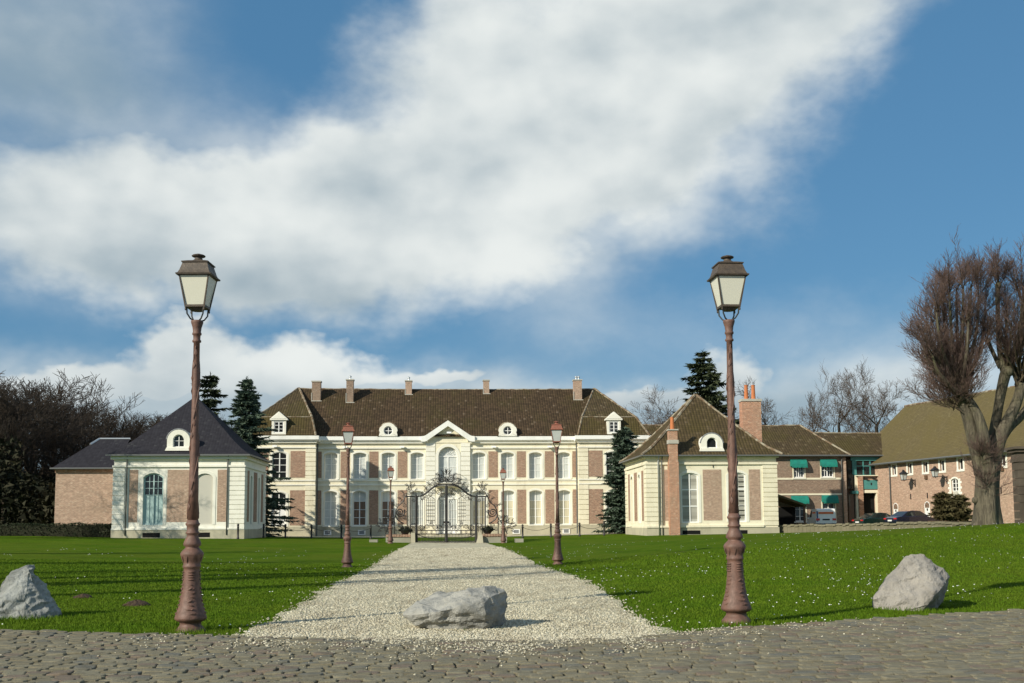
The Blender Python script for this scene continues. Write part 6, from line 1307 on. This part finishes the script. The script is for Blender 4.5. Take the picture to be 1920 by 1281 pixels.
# trees of the avenue outside the frame, whose long shadows cross the lawn and drive
for (v, x, y, h, l) in ((5, -17.2, 26.6, 17, 'avenue tree outside the frame, second row nearest the drive'), (5, -13.6, 20.2, 17, 'avenue tree outside the frame, closest to the cobbled road'), (5, -15.2, 23.2, 17, 'avenue tree just outside the left frame edge, nearest the drive'), (5, -18.5, 22.5, 16, 'avenue tree outside the frame, second from the drive'), (5, -23, 27, 17, 'avenue tree outside the frame, behind the pointed boulder'), (5, -27, 33, 17, 'avenue tree outside the frame, in the middle of its row'), (5, -31, 42, 17, 'avenue tree outside the frame, far end of the row'), (3, -35, 73, 13, 'tree outside the frame whose branches shade the slate pavilion'), (0, -39, 72, 16, 'tree outside the frame beside the hedge end')):
    put_tree(v, x, y, h, l, x * 1.3, 1.0, 'avenue trees outside the picture')
def spruce(name, label, x, y, zb, top, Rb, mat, seed, layers=30, per=9, droop=.35, power=1.0, spray=1.0, z0f=.03, gap=0.0, trunk=.2, dens=15, rough=.15):
    rr = random.Random(seed); H = top - zb; root = thing(name, label, 'tree', (x, y, zb)); segs = [(0, 0, -.3, 0, 0, H * .5, trunk, trunk * .6), (0, 0, H * .5, 0, 0, H, trunk * .6, .02)]; T = []
    for k in range(layers):
        t = z0f + (1 - z0f) * (k + rr.random() * .6) / layers; z = t * H; rad = Rb * (1 - t) ** power * (1 + rough * rr.uniform(-1, .6)) + .12
        for j in range(max(3, int(per * (1 - t * .55)))):
            if rr.random() < gap: continue
            a = rr.uniform(0, 6.283); L = rad * rr.uniform(.5, 1.15); d = Vector((math.cos(a), math.sin(a), 0)); prev = Vector((0, 0, z)); n = 5
            for i in range(1, n + 1):
                f = i / n; p = d * (L * f) + Vector((0, 0, z + L * (-droop * f + .55 * droop * f * f * (1.4 if t > .4 else 1.0)) + rr.uniform(-.04, .04)))
                segs.append((*prev, *p, .03 * (1 - f) + .012, .03 * (1 - f) * .8 + .008)); sd = Vector((-d.y, d.x, 0))
                for q in range(dens):
                    o = prev.lerp(p, rr.random()); ln = (.22 + .36 * (1 - f * .5)) * spray * rr.uniform(.6, 1.2) * min(1.0, .45 + rad / 2.2); dirv = (d * rr.uniform(.1, 1) + sd * rr.uniform(-1, 1) + Vector((0, 0, rr.uniform(-.55, .25)))).normalized(); wv = dirv.orthogonal().normalized().lerp(dirv.cross(dirv.orthogonal()).normalized(), rr.random()) * ln * .22; T += [tuple(o - wv), tuple(o + wv), tuple(o + dirv * ln)]
                prev = p
    for q in range(60): z = H * rr.uniform(.9, 1.0); o = Vector((0, 0, z)); dv = Vector((rr.uniform(-1, 1), rr.uniform(-1, 1), rr.uniform(.2, 1.6))).normalized() * .28 * spray; wv = dv.orthogonal().normalized() * .04; T += [tuple(o - wv), tuple(o + wv), tuple(o + dv)]
    link('trunk', seg_mesh('trunk', segs, 'bark_dark', 4), root); link('crown', np_mesh('crown', np.array(T), np.arange(len(T)).reshape(-1, 3), mat), root); return root
def spruce_px(name, label, px, pyt, Y, Rpx, mat, seed, **k): p = at(px, pyt, Y); spruce(name, label, p[0], Y, G(p[0], Y), p[2], Rpx * Y / FPX, mat, seed, **k)
spruce_px('spruce', 'blue green spruce between the slate pavilion and the chateau', 463, 708, 95, 92, 'needle_blue', 3, layers=54, per=15, droop=.22, power=.66, rough=.35)
spruce_px('spruce', 'narrow blue green spruce before the right chateau wing', 1168, 802, 95.5, 50, 'needle_blue', 5, layers=46, per=15, droop=.12, power=.42, rough=.35)
spruce_px('spruce', 'dark brownish spruce rising behind the tiled pavilion', 1318, 658, 118, 112, 'needle_dark', 8, layers=36, per=13, droop=.22, power=.62, spray=1.6, rough=.45)
spruce_px('cedar', 'dark layered cedar behind the slate pavilion roof', 395, 700, 128, 80, 'needle_dark', 11, layers=32, per=11, droop=.05, power=.5, spray=1.5, gap=.15, rough=.4)
def shrub(label, px, pyt, Y, Rpx, seed):
    p = at(px, pyt, Y); spruce('conifer_shrub', label, p[0], Y, G(p[0], Y) + .3, p[2], Rpx * Y / FPX, 'needle_brown', seed, layers=14, per=11, droop=-.25, power=.35, spray=.9, z0f=.1, trunk=.07)
shrub('brownish conifer shrub in the planter, nearer the white barn doors', 1768, 924, 77, 26, 2); shrub('bushy conifer shrub in the planter beside the pollarded trunk', 1797, 929, 76.5, 22, 4)
p = at(1782, 980, 76.8); z = G(p[0], p[1]); pl = thing('planter', 'long dark wooden planter under the shrubs by the barn', 'planter', (p[0], p[1], z)); 
for i in range(2): part_box(pl, 'plank', 'wood_planter', -1.5, 1.5, -.45, .45, -.2 + i * .3, .09 + i * .3)
# undergrowth of the wood
def undergrowth():
    n = 90000; px = RNG.uniform(-80, 345, n); Y = RNG.uniform(88, 160, n); x = np.array([at(a, 900, b)[0] for a, b in zip(px[:2000], Y[:2000])]); x = (px - 834) / 2000 * Y - .3
    h = np.array([4.6 + (b - 88) * .05 + 2.2 * mnoise.noise((a * .18, b * .18, 3.0)) for a, b in zip(x, Y)]); h = h + np.where(px < 60, 2.5, 0.0); z = gz(x, Y) + np.maximum(.3, h) * RNG.random(n) ** .7
    V = np.stack([x, Y, z], 1)[:, None, :] + RNG.normal(0, .20, (n, 3, 3)); link('undergrowth', np_mesh('undergrowth', V.reshape(-1, 3), np.arange(3 * n).reshape(-1, 3), 'leaf_under'), kind='stuff')
undergrowth()
# ------------------------------------------------------------------ the pollarded lime on the right
def pollard():
    TY = 52.0; base = at(1850, 983, TY); base[2] = G(base[0], TY); root = thing('pollarded_tree', 'huge pollarded lime with upright reddish shoots in front of the barn', 'tree', base); rr = random.Random(21)
    L = lambda px, py, dy=0.0: Vector(at(px, py, TY + dy) - base); sc = TY / FPX
    big = []; mb = MB()
    def limb(pts, rpx, sides=12):
        P = [Vector(p) for p in pts]; out, rad = [], []
        for i in range(len(P) - 1):
            for k in range(5):
                t = k / 5; p0 = P[max(i - 1, 0)]; p1, p2 = P[i], P[i + 1]; p3 = P[min(i + 2, len(P) - 1)]
                q = .5 * ((2 * p1) + (p2 - p0) * t + (2 * p0 - 5 * p1 + 4 * p2 - p3) * t * t + (3 * p1 - p0 - 3 * p2 + p3) * t ** 3); out.append(q); rad.append((rpx[i] * (1 - t) + rpx[i + 1] * t) * sc * (1 + .10 * mnoise.noise(q * .9)))
        out.append(P[-1]); rad.append(rpx[-1] * sc); mb.tube(out, rad, sides); return out
    # trunk with root flare and ridges
    zs = [(990, 30, 1851), (983, 26.5, 1850), (970, 24.5, 1850), (950, 23, 1850), (930, 22, 1850), (905, 21.5, 1851), (885, 22, 1852), (868, 23, 1854)]
    rings = []
    for py, r, px in zs:
        c = L(px, py); rings.append([(c.x + r * sc * math.cos(a) * (1 + .10 * math.sin(a * 5 + py * .01) * (1.6 if py > 960 else .7) + .06 * math.sin(a * 9 + 1)), c.y + r * sc * math.sin(a) * (1 + .1 * math.sin(a * 5 + py * .01)), c.z) for a in [2 * math.pi * i / 28 for i in range(28)]])
    mb.loft(rings, True)
    kn = mnoise.noise
    limb([L(1842, 888), L(1834, 858), L(1824, 820), L(1815, 782), L(1806, 752), L(1801, 738)], [15, 13, 11.5, 11, 11, 9])
    limb([L(1852, 885, -.2), L(1848, 845, -.5), L(1842, 805, -.6), L(1830, 772, -.4), L(1812, 745, -.2)], [14, 11, 10, 8.5, 8])
    limb([L(1860, 885), L(1867, 850), L(1878, 815), L(1892, 785), L(1906, 755), L(1916, 720)], [15, 13, 12, 11, 10, 9])
    limb([L(1856, 860, .4), L(1863, 815, .5), L(1870, 775, .4), L(1877, 735, .2), L(1884, 705), L(1888, 692)], [11, 10, 9.5, 10, 11, 9])
    limb([L(1872, 835, .5), L(1890, 805, .8), L(1915, 780, 1), L(1945, 740, 1.2), L(1960, 700, 1.2)], [9, 9, 8, 7, 6])
    limb([L(1884, 700), L(1878, 680), L(1873, 640), L(1871, 590), L(1871, 545), L(1872, 535)], [8, 6, 5, 4.5, 4.5, 6], 8)
    limb([L(1876, 690), L(1866, 670), L(1852, 640)], [5, 4, 4], 8); limb([L(1890, 690), L(1905, 660), L(1912, 620), L(1918, 570)], [6, 5, 4, 3], 8); limb([L(1884, 690), L(1886, 640), L(1887, 600)], [4, 3, 2.5], 8)
    sec = [(1712, 645, -.6), (1727, 612, .8), (1744, 585, -1.0), (1759, 565, .6), (1775, 550, -.4), (1791, 542, 1.0), (1806, 538, -.8), (1821, 542, .5), (1836, 555, -.6), (1848, 585, .6), (1768, 610, 1.4), (1816, 600, -1.4), (1735, 665, -1.2)]
    sec = [(1801 + (px - 1801) * (.80 if px < 1801 else 1.0), py, dy) for px, py, dy in sec]
    for px, py, dy in sec: limb([L(1801 + (px - 1780) * .12, 742, dy * .2), L(1801 + (px - 1801) * .45, 742 + (py - 742) * .30, dy * .5), L(1801 + (px - 1801) * .82, 742 + (py - 742) * .62, dy * .8), L(px, py, dy)], [5.2, 4.0, 3.0, 1.6], 7)
    for px, py, r in ((1829, 938, 7), (1804, 746, 13), (1802, 735, 12), (1888, 697, 12), (1872, 535, 6.5), (1852, 640, 5), (1843, 888, 7)):
        c = L(px, py, -.1); mb.loft([[(c.x + r * sc * math.sin(math.pi * (k + .5) / 6) * math.cos(a) * (1 + .2 * kn(Vector((a, k, px)))), c.y + r * sc * math.sin(math.pi * (k + .5) / 6) * math.sin(a), c.z - r * sc * math.cos(math.pi * (k + .5) / 6)) for a in [2 * math.pi * i / 10 for i in range(10)]] for k in range(6)], True)
    mb.build('trunk', 'bark_lime', root, True)
    shoots, twigs = [], []
    def shoot(p, d, Ln, r, curve=.25, dens=1.0):
        n = 9; q = Vector(p); d = Vector(d).normalized()
        for i in range(n):
            e = q + d * (Ln / n); r1 = r * (1 - .85 * (i + 1) / n); shoots.append((*q, *e, max(.007, r * (1 - .85 * i / n)), max(.006, r1)))
            if i > 1:
                for j in range(int(4 * dens) + (rr.random() < .6)):
                    a = rr.uniform(0, 6.283); u = d.orthogonal().normalized(); w = d.cross(u); td = (d * rr.uniform(.5, 1.1) + (u * math.cos(a) + w * math.sin(a)) * rr.uniform(.5, 1.0) + Vector((0, 0, .25))).normalized(); tl = rr.uniform(.35, 1.0) * (1.0 if i < 6 else .75); o = q.lerp(e, rr.random())
                    m = o + td * tl * .5; t2 = (td + Vector((rr.uniform(-.2, .2), rr.uniform(-.2, .2), .35))).normalized(); f = m + t2 * tl * .5; twigs.append((*o, *m, .009, .0075)); twigs.append((*m, *f, .0075, .005))
                    for _ in range(2): g = o.lerp(f, rr.uniform(.3, .9)); h = g + (t2 + Vector((rr.uniform(-1, 1), rr.uniform(-1, 1), rr.uniform(-.2, .6))) * .7).normalized() * tl * .35; twigs.append((*g, *h, .005, .0035))
            q = e; d = (d + Vector((rr.uniform(-1, 1), rr.uniform(-1, 1), rr.uniform(-.3, 1))) * .06 + Vector((0, 0, curve * .16))).normalized()
    def crown(px, py, dy, n, x0, x1, ytop, jit=14, r=.075):
        for i in range(n):
            o = L(px + rr.uniform(-jit, jit), py + rr.uniform(-jit, jit * .7), dy + rr.uniform(-.3, .3)); t = rr.random(); tx = x0 + (x1 - x0) * t; e = 1 - abs(2 * t - 1) ** 2.2 * .55; ty = py + (ytop - py) * e * rr.uniform(.62, 1.02); tgt = L(tx, ty, dy + rr.uniform(-2.4, 2.4)); v = tgt - o
            bow = Vector((v.x * .45, v.y * .45, 0)); shoot(o, v + bow - Vector((0, 0, v.z * .12)), v.length * 1.0, r * rr.uniform(.55, 1.15), .35)
    for px, py, dy in sec:
        crown(px, py, dy, 6, px - 24 + (px - 1785) * .12, px + 24 + (px - 1785) * .12, py - 62, 4, .026)
        for _ in range(6): f = rr.uniform(.25, 1); o = L(1801 + (px - 1801) * f * .95, 742 + (py - 742) * f, dy * f); shoot(o, Vector(((px - 1801) * .012 + rr.uniform(-.7, .7), rr.uniform(-.7, .7), 1)), rr.uniform(1.1, 2.6), .022, .3, .8)
    crown(1802, 735, 0, 14, 1715, 1870, 580, 12, .045)
    for _ in range(110): o = L(1798 + rr.uniform(-24, 18), 728 + rr.uniform(-50, 45), rr.uniform(-.4, .4)); shoot(o, Vector((rr.uniform(-1.5, .5), rr.uniform(-1.0, 1.0), rr.uniform(.1, .9))), rr.uniform(1.2, 2.6), .026, .35, .8)
    crown(1872, 535, 0, 13, 1850, 1895, 465, 4, .03); crown(1852, 640, 0, 9, 1836, 1862, 560, 4, .03); crown(1888, 690, .1, 22, 1862, 1950, 520, 10, .05); crown(1914, 720, .2, 34, 1870, 2010, 440, 12, .07); crown(1960, 700, 1.2, 26, 1910, 2060, 450, 12, .06); crown(1918, 570, 0, 10, 1890, 1940, 450, 5, .03); crown(1887, 600, 0, 6, 1872, 1900, 520, 3, .025)
    for _ in range(26): o = L(1848 + rr.uniform(-14, 16), rr.uniform(845, 935), -.5); shoot(o, Vector((rr.uniform(-1, 1), -.4, rr.uniform(-.1, .5))), rr.uniform(.5, 1.3), .012, .2, .4)
    link('shoots', seg_mesh('shoots', shoots, 'bark_shoot', 5), root); link('twigs', seg_mesh('twigs', twigs, 'twig_red', 3), root); print('pollard', len(shoots), len(twigs))
pollard()
